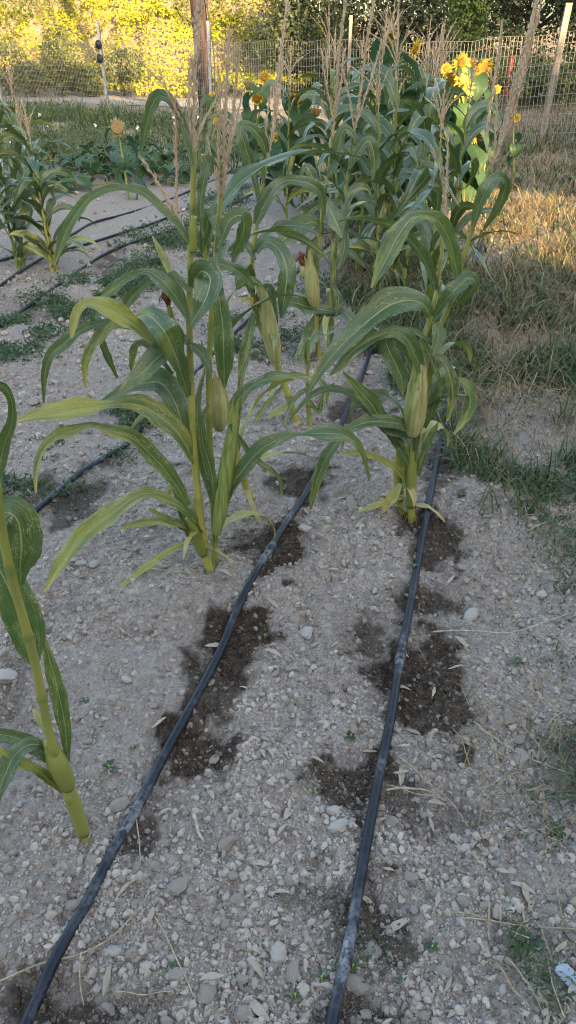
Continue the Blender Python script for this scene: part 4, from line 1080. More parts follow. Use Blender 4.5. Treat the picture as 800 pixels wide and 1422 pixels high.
# ------------------------------------------------------------------ sunflowers
def heart_leaf(origin_pt, az, size, petiole, drop, seed, root):
    r = np.random.default_rng(seed); nv, nu = 9, 9
    v = np.linspace(0, 1, nv)[:, None]; u = np.linspace(-1, 1, nu)[None, :]
    hw = size * .52 * np.interp(v, [0, .12, .3, .55, .8, 1], [.55, .88, 1, .78, .36, .02])
    x = u * hw * (1 + (np.abs(u) > .9) * r.normal(0, .07, (nv, 1))); y = v * size - (np.abs(u) ** 1.6) * size * .20 * (1 - v) ** 2
    z = r.normal(0, .012 * size, (nv, nu)) + .10 * size * np.abs(u) * (1 - v * .4) + .03 * size * np.sin(y / size * 11 + u * 2) * np.abs(u)
    ang = drop * (y / size) * .55
    d = np.array([math.cos(az), math.sin(az), 0]); s = np.array([-math.sin(az), math.cos(az), 0])
    pe = R(r.uniform(10, 40))
    e = np.asarray(origin_pt) + d * petiole * math.cos(pe) + np.array([0, 0, petiole * math.sin(pe)])
    a0 = pe * .3 - drop * .45
    yy = y * np.cos(a0 - ang) - z * np.sin(a0 - ang); zz = y * np.sin(a0 - ang) + z * np.cos(a0 - ang)
    V = e + x[..., None] * s + yy[..., None] * d + zz[..., None] * np.array([0, 0, 1.0])
    i, j = np.meshgrid(np.arange(nv - 1), np.arange(nu - 1), indexing='ij'); a = i * nu + j
    Q = np.stack([a, a + 1, a + nu + 1, a + nu], -1).reshape(-1, 4)
    mb = MB(); t = r.random() * .6
    mb.add(V.reshape(-1, 3), Q, np.clip(t + r.normal(0, .13, nv * nu) - .12 * np.cos(np.broadcast_to(u * 9 - v * 7, (nv, nu))).ravel(), 0, 1))
    mid = V[:, nu // 2] - np.array([0, 0, .002])
    mb.add(*tube(cr(np.array([origin_pt, (np.asarray(origin_pt) + e) / 2 + np.array([0, 0, .012]), e]), 6), .0045, 5), .9)
    mb.add(*tube(cr(mid, 10), np.linspace(.003, .001, 10), 4, False), .85)
    return mb.build('leaf', M['sf_leaf'], root)

def head(center, face, dia, root, state):
    """flower head: seed disc, ring of petals, bracts behind"""
    f = nrm(np.array(face, float)); s = nrm(np.cross(f, [0, .1, 1])); w = np.cross(s, f); c = np.asarray(center, float); R0 = dia / 2
    n = 20; th = np.linspace(0, 6.2832, n, endpoint=False); prof = [(-.34, .12), (-.26, .55), (-.08, .92), (.04, 1.0), (.14, .82), (.16, .45), (.09, 0.05)]
    rd = R0 * (.48 if state == 'open' else .8)
    V = np.concatenate([c + f * h * R0 + rd * q * (np.cos(th)[:, None] * s + np.sin(th)[:, None] * w) for h, q in prof])
    m = len(prof); i, j = np.meshgrid(np.arange(m - 1), np.arange(n), indexing='ij')
    Q = np.stack([i * n + j, i * n + (j + 1) % n, (i + 1) * n + (j + 1) % n, (i + 1) * n + j], -1).reshape(-1, 4)
    hd = mk('flower_head', V, Q, M['disc_tan' if state == 'seedy' else 'disc'], root, True)
    def ring(k, r0, r1, wd, back, mat, nm, tl):
        mb = MB()
        for q in range(k):
            a = 6.2832 * q / k + rng.normal(0, .08); l = (r1 - r0) * rng.uniform(.8, 1.15); d = math.cos(a) * s + math.sin(a) * w; p = np.cross(f, d)
            bk = back + rng.normal(0, .18)
            pts = [c + d * r0, c + d * (r0 + l * .5) + p * wd + f * l * .5 * bk * .6, c + d * (r0 + l * max(.25, 1 - .35 * abs(bk))) + f * l * bk, c + d * (r0 + l * .5) - p * wd + f * l * .5 * bk * .6, c + d * (r0 + l * .5) + f * (l * .5 * bk * .6 + .12 * wd)]
            mb.add(np.array(pts), np.array([[0, 1, 4], [1, 2, 4], [2, 3, 4], [3, 0, 4]]), np.clip(rng.random() * tl, 0, 1))
        mb.build(nm, M[mat], hd, smooth=False)
    if state == 'open': ring(30, rd * .9, R0 * 1.2, R0 * .095, .12, 'petal', 'petals', 1); ring(16, rd * .8, R0 * .95, R0 * .14, -.35, 'bract', 'bracts', .6)
    elif state == 'curled': ring(20, rd * .8, R0 * 1.3, R0 * .15, .75, 'petal', 'petals', .9); ring(18, rd * .7, R0 * 1.1, R0 * .16, .2, 'bract', 'bracts', 1)
    elif state == 'green': ring(22, rd * .85, R0 * 1.35, R0 * .13, .25, 'bract', 'bracts', .5); ring(12, rd * .7, R0 * 1.05, R0 * .10, .6, 'petal', 'petals', .3)
    else: ring(20, rd * .85, R0 * 1.2, R0 * .12, -.2, 'bract', 'bracts', 1)
    return hd

def sunflower(heads, label, seed, nl=10, lsize=.19, foot=None, lmin=.15, spread=.1):
    """heads: (px, py, Y, size in photo pixels, facing, state)"""
    r = np.random.default_rng(seed)
    tops = [P(h[0], h[1], h[2]) for h in heads]
    fx = np.mean([t[0] for t in tops]) + r.uniform(-.06, .06) if foot is None else foot[0]
    fy = heads[0][2] + .03; base = np.array([fx, fy, gz(fx, fy)])
    root = thing('sunflower', base, label, 'sunflower', 'sunflowers at the end of the rows')
    H = max(t[2] for t in tops) - base[2]
    for k, (h, tp) in enumerate(zip(heads, tops)):
        f = nrm(np.array(h[4], float)); dia = (1.45 if 600 < h[0] < 672 else 1.1) * h[3] * depth(tp) / F; tl = tp - base; back = tl - f * dia * .15
        bend = np.array([-f[0], -f[1], 0]) * .06
        if k == 0:
            p = np.array([[0, 0, -.04], [tl[0] * .15, 0, tl[2] * .3], [tl[0] * .5 + bend[0], bend[1], tl[2] * .75], [back[0] + bend[0] * .9, back[1] + bend[1] * .9, back[2] + .015], back])
            main = cr(p, 30); V, Fs = tube(main, np.linspace(.014, .0065, 30), 9)
            mk('stalk', V, Fs, M['stalk'], root, True, {'tint': .3})
        else:
            st = main[int(r.uniform(.45, .7) * 29)]
            p = np.array([st, st * .45 + back * .55 + np.array([0, 0, -.02]), back + bend + np.array([0, 0, .01]), back])
            V, Fs = tube(cr(p, 14), np.linspace(.008, .005, 14), 7); mk('branch', V, Fs, M['stalk'], root, True, {'tint': .25})
        head(tl, h[4], dia, root, h[5])
    for k in range(nl):
        fr = lmin + (.93 - lmin) * (k + .5) / nl; q = main[min(29, int(fr * 29))]
        heart_leaf(q, k * 2.4 + r.uniform(-.4, .4), lsize * 1.15 * r.uniform(.75, 1.2) * (1.1 - .45 * max(0, fr - .5)), r.uniform(.05, .11), R(r.uniform(50, 120)), seed * 40 + k, root)
    return root

sunflower([(163, 177, 8.6, 21, (.35, -1, .15), 'seedy')], 'lone faded sunflower with a tan seed head on the left', 21, 5, .12)
sunflower([(347, 118, 9.2, 15, (-.3, -1, -.3), 'seedy'), (367, 108, 9.2, 17, (.1, -1, -.1), 'open'), (357, 136, 9.1, 14, (.2, -1, -.6), 'curled')], 'three-headed sunflower beside the blurred tassel left of centre', 22, 11, .20)
sunflower([(295, 133, 10.5, 10, (-.2, -1, .1), 'open'), (300, 169, 10.4, 9, (.2, -1, 0), 'open')], 'small yellow sunflower pair in front of the wooden pole', 23, 8, .15)
sunflower([(411, 137, 8.0, 24, (-.1, -.7, -.75), 'green'), (437, 156, 8.0, 17, (.2, -.9, -.5), 'seedy')], 'sunflower with a green hanging head and a dark one below it', 24, 13, .21)
sunflower([(545, 50, 6.7, 20, (-.5, -.3, -.8), 'curled'), (577, 68, 6.7, 24, (.75, -.5, -.25), 'open')], 'tallest sunflower with an orange head facing right at the top centre', 25, 15, .24)
sunflower([(512, 122, 7.4, 20, (.2, -.7, -.8), 'green')], 'sunflower with a bowed green head between two corn tassels', 26, 14, .23)
sunflower([(641, 88, 8.7, 17, (.2, -1, .1), 'open'), (620, 96, 8.7, 11, (-.2, -1, .2), 'open'), (612, 119, 8.7, 11, (-.4, -1, 0), 'open')], 'sunflower with three small yellow heads in a spray', 27, 11, .18)
sunflower([(643, 122, 8.5, 22, (.35, -1, .05), 'open'), (630, 113, 8.5, 21, (-.75, -.4, -.4), 'curled')], 'sunlit sunflower with a bright yellow head and a curled one beside it', 28, 13, .20)
sunflower([(668, 96, 8.9, 22, (.5, -.6, -.4), 'curled'), (656, 92, 8.9, 16, (-.5, -.7, -.3), 'curled')], 'sunflower with large golden heads hanging behind the peach tassel', 29, 12, .19)
sunflower([(690, 124, 9.3, 11, (.1, -1, -.2), 'open')], 'small-headed sunflower left of the long leaning tassel', 30, 8, .14)
sunflower([(718, 164, 9.2, 10, (.3, -1, 0), 'open')], 'rightmost sunflower, a tiny head near the fence post', 31, 5, .10)
sunflower([(595, 150, 7.9, 15, (-.2, .9, -.3), 'green')], 'leafy sunflower turned away behind the dense corn row', 32, 15, .23)
sunflower([(385, 190, 9.0, 12, (.1, -.9, -.3), 'open')], 'short sunflower below the three-headed one', 33, 10, .18)
sunflower([(660, 190, 8.2, 13, (.2, -.9, -.5), 'green')], 'sunflower of broad pale leaves lit by the sun beside the grass', 34, 14, .20)
sunflower([(480, 150, 8.8, 13, (.1, .8, -.4), 'green')], 'sunflower leaning away behind the corn tassels at centre', 35, 13, .22)

# ------------------------------------------------------------------ ground plants
def blades(C, L, W, lean, n_extra=0):
    n = len(C); az = rng.uniform(0, 6.28, n); d = np.stack([np.cos(az), np.sin(az), 0 * az], -1); s = np.stack([-np.sin(az), np.cos(az), 0 * az], -1)
    L = np.broadcast_to(L, (n,))[:, None]; W = np.broadcast_to(W, (n,))[:, None]; le = np.broadcast_to(lean, (n,))[:, None]
    up = np.array([0, 0, 1.0])
    p1 = C + (up * np.cos(le * .6) + d * np.sin(le * .6)) * L * .45
    p2 = p1 + (up * np.cos(le * 1.2) + d * np.sin(le * 1.2)) * L * .33
    p3 = p2 + (up * np.cos(le * 1.6) + d * np.sin(le * 1.6)) * L * .25
    V = np.stack([C - s * W * .5, C + s * W * .5, p1 - s * W * .45, p1 + s * W * .45, p2 - s * W * .28, p2 + s * W * .28, p3], 1).reshape(-1, 3)
    b = (np.arange(n) * 7)[:, None]
    return V, [np.concatenate([b + np.array([[0, 1, 3, 2]]), b + np.array([[2, 3, 5, 4]])]), b + np.array([[4, 5, 6]])]

def blade_obj(name, x, y, L, W, lean, mat, label, cat, zoff=0):
    C = np.stack([x, y, gheight(x, y) + zoff - .004], -1); V, Fs = blades(C, L, W, lean)
    o = mk(name, V, Fs, M[mat], None, False, {'tint': np.repeat(rng.random(len(x)), 7)})
    return tag(o, label, cat, kind='stuff')

def strip_samples(n, y0, y1, p=1.3):
    t = rng.random(n); y = (y0 ** (1 - p) + t * (y1 ** (1 - p) - y0 ** (1 - p))) ** (1 / (1 - p))
    return y
n = 70000
n = 100000; y = strip_samples(n, 1.0, 13.5); x = grass_edge(y) + rng.uniform(-.3, 1.0, n) ** 1 * (.4 + .55 * y) * .9
m = fbm(x * 2.6, y * 2.6, 4, 60); ye = y + (fbm(x * 2, y * 2, 3, 62) - .5) * 2.2; m = .5 + (m - .5) * 1.5; dens = sstep(.46, .60, m + .06 * sstep(-.1, .8, x - grass_edge(y)) + .15 * sstep(2.4, 3.2, ye) - .22 * sstep(3.0, 2.2, ye)) * (.25 + .75 * sstep(2.0, 3.2, ye)) * (1 - .75 * sstep(5.8, 6.5, y) * sstep(9.5, 8.6, y))
k = rng.random(n) < dens; xg, yg = x[k], y[k]
hgt = .5 + .8 * fbm(xg * 1.1, yg * 1.1, 2, 65)
blade_obj('grass', xg, yg, rng.uniform(.06, .25, len(xg)) * hgt, rng.uniform(.003, .008, len(xg)) * np.clip(yg / 3, 1, 2.5), rng.uniform(.4, 1.55, len(xg)), 'grass', 'green grass growing on the right hand margin of the plot', 'grass')
n = 66000; y = strip_samples(n, .85, 14); x = grass_edge(y) + rng.uniform(-.32, 1.0, n) * (.4 + .55 * y) * .9
m = fbm(x * 2.2 + 9, y * 2.2, 4, 66); ye = y + (fbm(x * 2 + 4, y * 2, 3, 63) - .5) * 2.2; m = .5 + (m - .5) * 1.4; dens = sstep(.46, .62, m + .05 * sstep(-.1, .6, x - grass_edge(y)) + .12 * sstep(2.4, 3.2, ye) + .14 * sstep(5.6, 6.6, ye) * sstep(10.5, 9, ye) - .17 * sstep(3.0, 2.2, ye)) * (.08 + .80 * sstep(2.0, 3.2, ye)) * (.40 + .60 * sstep(3.6, 5.6, y))
k = rng.random(n) < dens; xd, yd = x[k], y[k]
blade_obj('dry_grass', xd, yd, rng.uniform(.10, .36, len(xd)) * (.4 + .6 * sstep(1.8, 3.2, yd)), rng.uniform(.0018, .0042, len(xd)) * np.clip(yd / 3, .7, 2.5), np.maximum(rng.uniform(.9, 1.75, len(xd)), 1.35 * sstep(3.2, 2.2, yd)), 'drygrass', 'dry straw coloured grass lying on the right margin', 'grass', .012)

# low green cover beside the left hoses, and the weedy ground in front of the far fence
def cover(n, pts, wid, size, mat, name, label, cat, hmax=.05, seed=0):
    """leafy ground cover along a line of photo points"""
    g = cr(np.array([G(*p) for p in pts]), 200)
    i = rng.integers(0, 200, n); w = rng.normal(0, 1, n) * wid
    T = nrm(np.gradient(g, axis=0)); Sx = np.stack([-T[:, 1], T[:, 0]], -1)
    x = g[i, 0] + Sx[i, 0] * w + rng.normal(0, .02, n); y = g[i, 1] + Sx[i, 1] * w + rng.normal(0, .02, n)
    m = fbm(x * 6, y * 6, 3, 80 + seed); k = rng.random(n) < sstep(.42, .58, m); x, y, m = x[k], y[k], m[k]
    z = gheight(x, y) + rng.random(len(x)) ** 1.5 * hmax * (.4 + m)
    o = cloud_obj(name, np.stack([x, y, z], -1), np.tile([0, -.2, .8], (len(x), 1)), rng.uniform(.6, 1.3, len(x)) * size, M[mat], aspect=3.0)
    return tag(o, label, cat, kind='stuff')
cover(24000, [(-40, 500), (30, 452), (100, 420), (170, 395), (240, 365), (300, 330)], .17, .030, 'weed', 'ground_cover', 'low green weeds lining the hose on the left', 'weeds', .04, 1)
cover(7000, [(20, 690), (60, 650), (110, 640), (170, 600), (200, 570)], .10, .024, 'weed', 'ground_cover', 'small dark weeds beside the hose behind the near left leaf', 'weeds', .04, 2)
cover(4500, [(330, 440), (370, 480), (350, 500)], .14, .026, 'weed', 'ground_cover', 'sparse weeds on the soil behind the big centre plant', 'weeds', .04, 3)
cover(4000, [(440, 420), (520, 400), (560, 380)], .16, .03, 'weed', 'ground_cover', 'sparse weeds between the corn rows at centre', 'weeds', .04, 4)
cover(7000, [(160, 330), (220, 345), (280, 300), (330, 260)], .18, .036, 'weed', 'ground_cover', 'patchy weeds between the far left hoses', 'weeds', .06, 5)
cover(4500, [(725, 690), (750, 655), (800, 640), (850, 620)], .16, .022, 'weed', 'ground_cover', 'dark leafy weeds at the edge of the grass on the right', 'weeds', .05, 6)
cover(6000, [(640, 560), (690, 540), (760, 530), (850, 520)], .14, .024, 'weed', 'ground_cover', 'green weeds mixed into the dry grass right of the eared plant', 'weeds', .05, 7)
cover(1700, [(775, 720), (800, 790), (815, 870), (820, 950)], .07, .018, 'weed', 'ground_cover', 'thin weeds creeping in from the right edge beside the stony soil', 'weeds', .035, 8)
cover(900, [(805, 1010), (785, 1090), (790, 1180)], .045, .014, 'weed', 'ground_cover', 'weeds and moss at the right edge above the long straw', 'weeds', .025, 9)
cover(650, [(690, 1320), (730, 1310), (740, 1400), (780, 1420)], .045, .012, 'weed', 'ground_cover', 'small weeds in the bottom right corner round the scrap', 'weeds', .025, 10)
cover(350, [(440, 1350), (500, 1330), (540, 1390)], .04, .012, 'weed', 'ground_cover', 'tiny weeds on the damp soil by the chalky hose end', 'weeds', .03, 11)
n = 30000
x = rng.uniform(-11, 1.5, n); y = rng.uniform(10.2, 19.6, n)
m = fbm(x * 1.2, y * 1.2, 3, 85); k = (m > .42) & (x > -(y * .47 + 1)) & (x < .2 - (y - 10) * .05) & (y < 19.0 - (x + 3.92) * .94); x, y, m = x[k], y[k], m[k]
blade_obj('meadow_weeds', x, y, rng.uniform(.12, .50, len(x)) * (.2 + m) * (.8 + .5 * sstep(13, 17, y)), rng.uniform(.008, .016, len(x)), rng.uniform(.3, 1.4, len(x)), 'grass', 'tall grey green weeds in front of the far left fence', 'weeds')
zz = gheight(x, y) + rng.random(len(x)) ** 1.4 * .42 * m
o = cloud_obj('meadow_leaves', np.stack([x + rng.normal(0, .05, len(x)), y, zz], -1), np.tile([0, -.4, .7], (len(x), 1)), rng.uniform(.03, .08, len(x)), M['bush'], aspect=2.2); tag(o, 'leafy weeds mixed into the tall grass in front of the far left fence', 'weeds', kind='stuff')
k = rng.random(len(x)) < .0028; xf, yf = x[k], y[k]
mb = MB()
for a, b in zip(xf, yf):
    c = np.array([a, b, gz(a, b) + rng.uniform(.10, .32)]); mb.add(*leaf_cloud(np.tile(c, (7, 1)), rng.normal(size=(7, 3)), .038, 1.1))
tag(mb.build('meadow_flowers', M['flower'], None, smooth=False), 'tiny white flowers scattered through the weeds on the far left', 'flowers', kind='stuff')
n = 16000
x = rng.uniform(1.5, 11, n); y = rng.uniform(10.5, 22, n); m = fbm(x * .9, y * .9, 3, 88); k = m > .46; x, y, m = x[k], y[k], m[k]
blade_obj('undergrowth', x, y, rng.uniform(.08, .35, len(x)) * (.4 + m), rng.uniform(.008, .02, len(x)), rng.uniform(.2, 1.2, len(x)), 'grass', 'dull undergrowth around the fence on the right', 'undergrowth')
x = rng.uniform(1.5, 10, n); y = rng.uniform(9.0, 22, n); m = fbm(x * .8 + 4, y * .8, 3, 89); k = m > .47; x, y = x[k], y[k]
blade_obj('dry_undergrowth', x, y, rng.uniform(.10, .35, len(x)), rng.uniform(.006, .014, len(x)), rng.uniform(.5, 1.6, len(x)), 'drygrass', 'dry pinkish undergrowth behind the fence on the right', 'undergrowth')

# squash plants on the left
for (px, py, n_, lab) in [(140, 226, 22, 'squash plant at the back of the low leafy patch'), (190, 218, 22, 'squash plant behind the lone faded sunflower'), (92, 232, 20, 'squash plant farthest left at the back of the leafy patch'), (228, 255, 18, 'squash plant in front on the right of the leafy patch'),
                          (118, 262, 16, 'squash plant with broad leaves nearest the far left hoses'), (160, 248, 18, 'squash plant at the middle of the low leafy patch'), (205, 240, 18, 'squash plant below the lone faded sunflower'),
                          (70, 250, 14, 'squash plant behind the yellow-stalked left corn'), (20, 262, 12, 'squash plant at the left edge behind the corn'), (245, 232, 12, 'squash plant at the right end of the leafy patch')]:
    base = G(px, py); root = thing('squash_plant', base, lab, 'squash plant', 'squash plants behind the left corn')
    for k in range(n_):
        a = rng.uniform(0, 6.28); rr = rng.uniform(.05, .5); st = np.array([math.cos(a) * rr, math.sin(a) * rr, rng.uniform(.02, .18)])
        heart_leaf(st, rng.uniform(0, 6.28), rng.uniform(.13, .22), rng.uniform(.06, .12), R(rng.uniform(25, 70)), 9000 + px * 20 + k, root)
    mb = MB()
    for k in range(5):
        a = rng.uniform(0, 6.28); q = np.array([[0, 0, .02], [math.cos(a) * .2, math.sin(a) * .2, .06], [math.cos(a + .4) * .5, math.sin(a + .4) * .5, .03]]); mb.add(*tube(cr(q, 8), .006, 5), .2)
    mb.build('vine', M['stalk'], root)

# single weeds in the soil
def weed(px, py, size, nl, label, mat='weed', narrow=2.6):
    base = G(px, py); root = thing('weed', base, label, 'weed', 'small weeds in the soil')
    nl = int(nl * 1.8)
    for k in range(nl):
        a = 2.4 * k + rng.normal(0, .5); l = size * rng.uniform(.3, 1.0) * .66; el = R(rng.uniform(5, 65)); n_ = 6; t = np.linspace(0, 1, n_)
        d = np.array([math.cos(a), math.sin(a), 0]); s = np.array([-math.sin(a), math.cos(a), 0])
        Pt = (t * l)[:, None] * (d * math.cos(el)) + (np.sin(t * 2.2) * l * .45 * math.sin(el) + .004)[:, None] * np.array([0, 0, 1.0])
        w = l / narrow * np.interp(t, [0, .2, .55, 1], [.12, .5, 1, .05])
        V = np.stack([Pt - s * (w / 2)[:, None] + np.array([0, 0, .1]) * w[:, None], Pt, Pt + s * (w / 2)[:, None] + np.array([0, 0, .1]) * w[:, None]], 1).reshape(-1, 3)
        i, j = np.meshgrid(np.arange(n_ - 1), np.arange(2), indexing='ij'); q = i * 3 + j
        mk('leaf', V, np.stack([q, q + 1, q + 4, q + 3], -1).reshape(-1, 4), M[mat], root, True, {'tint': rng.random()})
    mb = MB(); mb.add(*tube(np.array([[0, 0, -.02], [0, 0, .012]]), .0025, 5), .4); mb.build('stem', M['stalk'], root)
    return root
weed(488, 1018, .045, 9, 'small green weed right of the wet patch near the second hose')
weed(152, 1068, .05, 7, 'dark green weed right of the foot of the near left plant')
weed(185, 1040, .03, 5, 'tiny weed between the near left plant and the hose')
weed(245, 1350, .05, 7, 'green weed at the bottom, right of the first hose')
weed(718, 922, .045, 11, 'feathery green weed alone on the stony soil at right')
weed(725, 1312, .06, 12, 'bushy weed above the bluish paper scrap')
weed(447, 1360, .05, 6, 'blade-leaved weed left of the chalk-marked hose end', narrow=4.5)
weed(490, 1345, .05, 5, 'blade-leaved weed right of the chalk-marked hose end', narrow=4.5)
weed(437, 1100, .03, 6, 'seedling left of the dark patch by the second hose')
weed(368, 885, .03, 6, 'seedling on the rim of the large wet hollow')
weed(575, 790, .04, 8, 'mossy green weed touching the second hose')
weed(640, 690, .05, 10, 'low weed by the crumbly mound right of the eared plant')
weed(512, 640, .035, 6, 'seedling between the hoses left of the eared plant')
weed(738, 520, .10, 9, 'upright pale green sprig standing in the dry grass', 'weed', 5)
weed(776, 470, .09, 7, 'single light green shoot at the right edge in the grass', 'grass', 5)
weed(775, 1160, .05, 8, 'weed by the dry twigs at the right edge')
weed(600, 1318, .04, 7, 'scrubby weed right of the second hose near the bottom')
weed(410, 1385, .045, 5, 'thin weed at the bottom edge left of the second hose', narrow=4)
weed(120, 975, .03, 6, 'grey green seedling right of the near left stalk')
weed(372, 772, .03, 6, 'seedling in the damp soil left of the coupling')

# ------------------------------------------------------------------ soil crumbs (uncountable), clods (pieces of the ground), stones
IV, IF = ico(0)
def lumps(k, sub=0, seed=3, flat=.75):
    r = np.random.default_rng(seed); V0, F0 = ico(sub); out = []
    for _ in range(k):
        d = nrm(r.normal(size=(7, 3))); h = r.uniform(.55, .95, 7); V = V0.copy()
        for q in range(3):                                      # a few flat faces
            e = V @ d[q]; m = e > h[q]; V[m] -= np.outer(e[m] - h[q], d[q]) * .9
        V = V * (1 + np.clip(r.normal(0, .19 if sub == 0 else .085, len(V)), -.45, .5))[:, None] * np.array([1, r.uniform(.65, 1), r.uniform(.5, flat)])
        out.append(V)
    return np.array(out), F0

def crumbs():
    n = 165000
    y = strip_samples(n, .48, 9.0, 1.62); w = .50 * y + .42; x = rng.uniform(-1, 1, n) * w
    m = fbm(x * 2.3, y * 2.3, 3, 95); m2 = fbm(x * 8, y * 8, 2, 97)
    acc = rng.random(n) < np.clip(.45 + 2.2 * (m - .36) + 1.3 * (m2 - .5), .22, 1)
    x, y, m = x[acc], y[acc], m[acc]; n = len(x)
    s = .0017 * (1 - rng.random(n)) ** (-1 / 2.0); s = np.clip(s, .0017, .0112) * np.clip(y / 1.8, 1.0, 2.6) 
    wv = wet(x, y); s *= 1 - .25 * wv
    z = gheight(x, y) + fine(x, y) + s * rng.uniform(-.1, .5, n)
    li = litter(x, y) * .5; tn = np.clip(rng.normal(.45, .21, n), 0, 1); wn = np.clip(wv * rng.uniform(.35, 1.15, n), 0, 1)
    small = s < .0031 * np.clip(y / 1.5, 1, 2.6)
    Vs, Fl, A, base = [], [], [[], [], []], 0
    L1, F1 = lumps(24); r = np.random.default_rng(31); L2 = OCT[None] * (1 + np.clip(r.normal(0, .3, (24, 6, 1)), -.5, .6)) + r.normal(0, .12, (24, 6, 3))
    for msk, L, F0 in ((~small, L1, F1), (small, L2, OCF)):
        k = int(msk.sum()); nv = L.shape[1]; ax = rng.integers(0, 24, k)
        V = np.einsum('nij,nkj->nki', rot_rand(k), L[ax]) * s[msk][:, None, None] + np.stack([x, y, z], -1)[msk][:, None]
        Vs.append(V.reshape(-1, 3)); Fl.append(((np.arange(k) * nv)[:, None, None] + F0[None]).reshape(-1, 3) + base); base += k * nv
        for q, a in enumerate((tn, wn, li)): A[q].append(np.repeat(a[msk], nv))
    A = [np.concatenate(a) for a in A]
    o = mk('soil_crumbs', np.vstack(Vs), np.vstack(Fl), M['crumb'], None, False, {'tint': A[0], 'wet': A[1], 'litter': A[2]})
    tag(o, 'loose pale crumbs of dry stony soil between the hoses', 'soil', kind='stuff')
crumbs()

LM, LF = lumps(10, 1, 8, .8)
clod_mesh = []
for k in range(10):
    o = mk('clod', LM[k], LF, M['clod'], None, False); clod_mesh.append(o.data); bpy.data.objects.remove(o)
n = 0
while n < 295:
    y = float(strip_samples(1, .6, 3.6, 1.9)[0]); x = rng.uniform(-1, 1) * (.45 * y + .3)
    if wet(np.array([x]), np.array([y]))[0] > .3 and rng.random() < .9: continue
    if x > grass_edge(y) + .1 and rng.random() < .6: continue
    s = rng.uniform(.0075, .0135) * (1 + 1.1 * (rng.random() ** 4)) * max(1, y / 1.6)
    o = bpy.data.objects.new('clod', clod_mesh[n % 10]); COL.objects.link(o); o.parent = ground
    o.location = (x, y, gz(x, y) + s * .15); o.scale = (s * rng.uniform(.8, 1.4), s, s * rng.uniform(.7, 1)); o.rotation_euler = (rng.uniform(-.4, .4), rng.uniform(-.4, .4), rng.uniform(0, 6.28))
    n += 1

SM, SF = lumps(12, 2, 21, .8)
for k, (px, py, wpx, label) in enumerate([
        (426, 881, 30, 'smooth oval grey stone alone right of the big wet hollow'), (653, 858, 28, 'bluish grey flat stone right of the second hose'), (752, 829, 20, 'round pale stone near the right margin'),
        (425, 736, 22, 'grey stone on the dark soil right of the first hose'), (545, 547, 16, 'white stone behind the eared plant'), (8, 943, 34, 'grey stone cut by the left edge beside the near plant'),
        (112, 784, 18, 'pale stone under the curled leaf of the near plant'), (132, 785, 18, 'rounded stone right of the pale one under the speckled leaf'), (472, 1150, 34, 'knobbly white stone left of the second hose'),
        (465, 1128, 26, 'white stone touching the knobbly one left of the second hose'), (386, 1325, 30, 'squarish pale clod-like stone at the bottom centre'), (177, 945, 18, 'flat pale stone right of the near left plant'),
        (706, 1336, 18, 'small white stone left of the bluish paper scrap'), (698, 1375, 16, 'rounded stone at the bottom right below the dry stems'), (186, 1325, 26, 'brown stone beside the first hose at the bottom left'),
        (160, 1322, 26, 'grey lump of stone nearest the first hose at the bottom left'), (645, 1180, 16, 'little round white stone on the crumbs at right'), (676, 1184, 14, 'block-shaped white stone at right'),
        (150, 1400, 22, 'brown stone at the very bottom left'), (348, 545, 18, 'grey stone by the hanging leaf behind the big plant'), (690, 1268, 22, 'angular pale stone in the lower right'), (717, 1262, 18, 'tilted white chip beside the angular stone'),
        (408, 985, 12, 'small pale stone between the two wet patches'), (340, 1300, 20, 'pale lump between the two hoses near the bottom')]):
    p = G(px, py); s = wpx / 2 * depth(p) / F
    o = mk('stone', SM[k % 12], SF, M['stone'] if 'brown' not in label else M['clod'], None, True)
    o.location = p + np.array([0, 0, s * .22]); o.scale = (s, s * .85, s * .75); o.rotation_euler = (rng.uniform(-.2, .2), rng.uniform(-.2, .2), rng.uniform(0, 6.28))
    tag(o, label, 'stone', 'stones lying on the soil')

# ------------------------------------------------------------------ litter
def dry_leaf_mesh(seed):
    r = np.random.default_rng(seed); n_ = 9; t = np.linspace(0, 1, n_)
    Pt = np.stack([(t - .5), .08 * np.sin(t * 3 + seed), .05 + .10 * np.sin(t * 3.1 + r.uniform(0, 2))], -1)
    w = .19 * np.interp(t, [0, .1, .5, .85, 1], [.05, .5, 1, .55, .04]); c = r.uniform(.2, .6)
    V = np.stack([Pt + np.array([0, 1, c]) * (u * w / 1)[:, None] * np.array([1, 1, np.sign(u)]) for u in (-1, -.5, .0001, .5, 1)], 1).reshape(-1, 3)
    i, j = np.meshgrid(np.arange(n_ - 1), np.arange(4), indexing='ij'); q = i * 5 + j
    o = mk('dry_leaf', V, np.stack([q, q + 1, q + 6, q + 5], -1).reshape(-1, 4), M['dryleaf'], None, True, {'tint': r.random() * .5}); me = o.data; bpy.data.objects.remove(o); return me
DLM = [dry_leaf_mesh(k) for k in range(8)]
for k in range(110):
    y = float(strip_samples(1, .62, 2.6, 1.7)[0]); x = rng.uniform(-.55, 1) * (.45 * y + .25)
    o = bpy.data.objects.new('dry_leaf', DLM[k % 8]); COL.objects.link(o); s = rng.uniform(.024, .052) * (1.25 if rng.random() < .15 else 1)
    o.location = (x, y, gz(x, y) + .004); o.scale = (s, s * rng.uniform(.6, 1), s); o.rotation_euler = (rng.uniform(-.25, .25), rng.uniform(-.2, .2), rng.uniform(0, 6.28))
    tag(o, 'narrow grey dry leaf lying loose on the crumbly soil', 'dry leaf', 'dry leaves scattered over the soil')

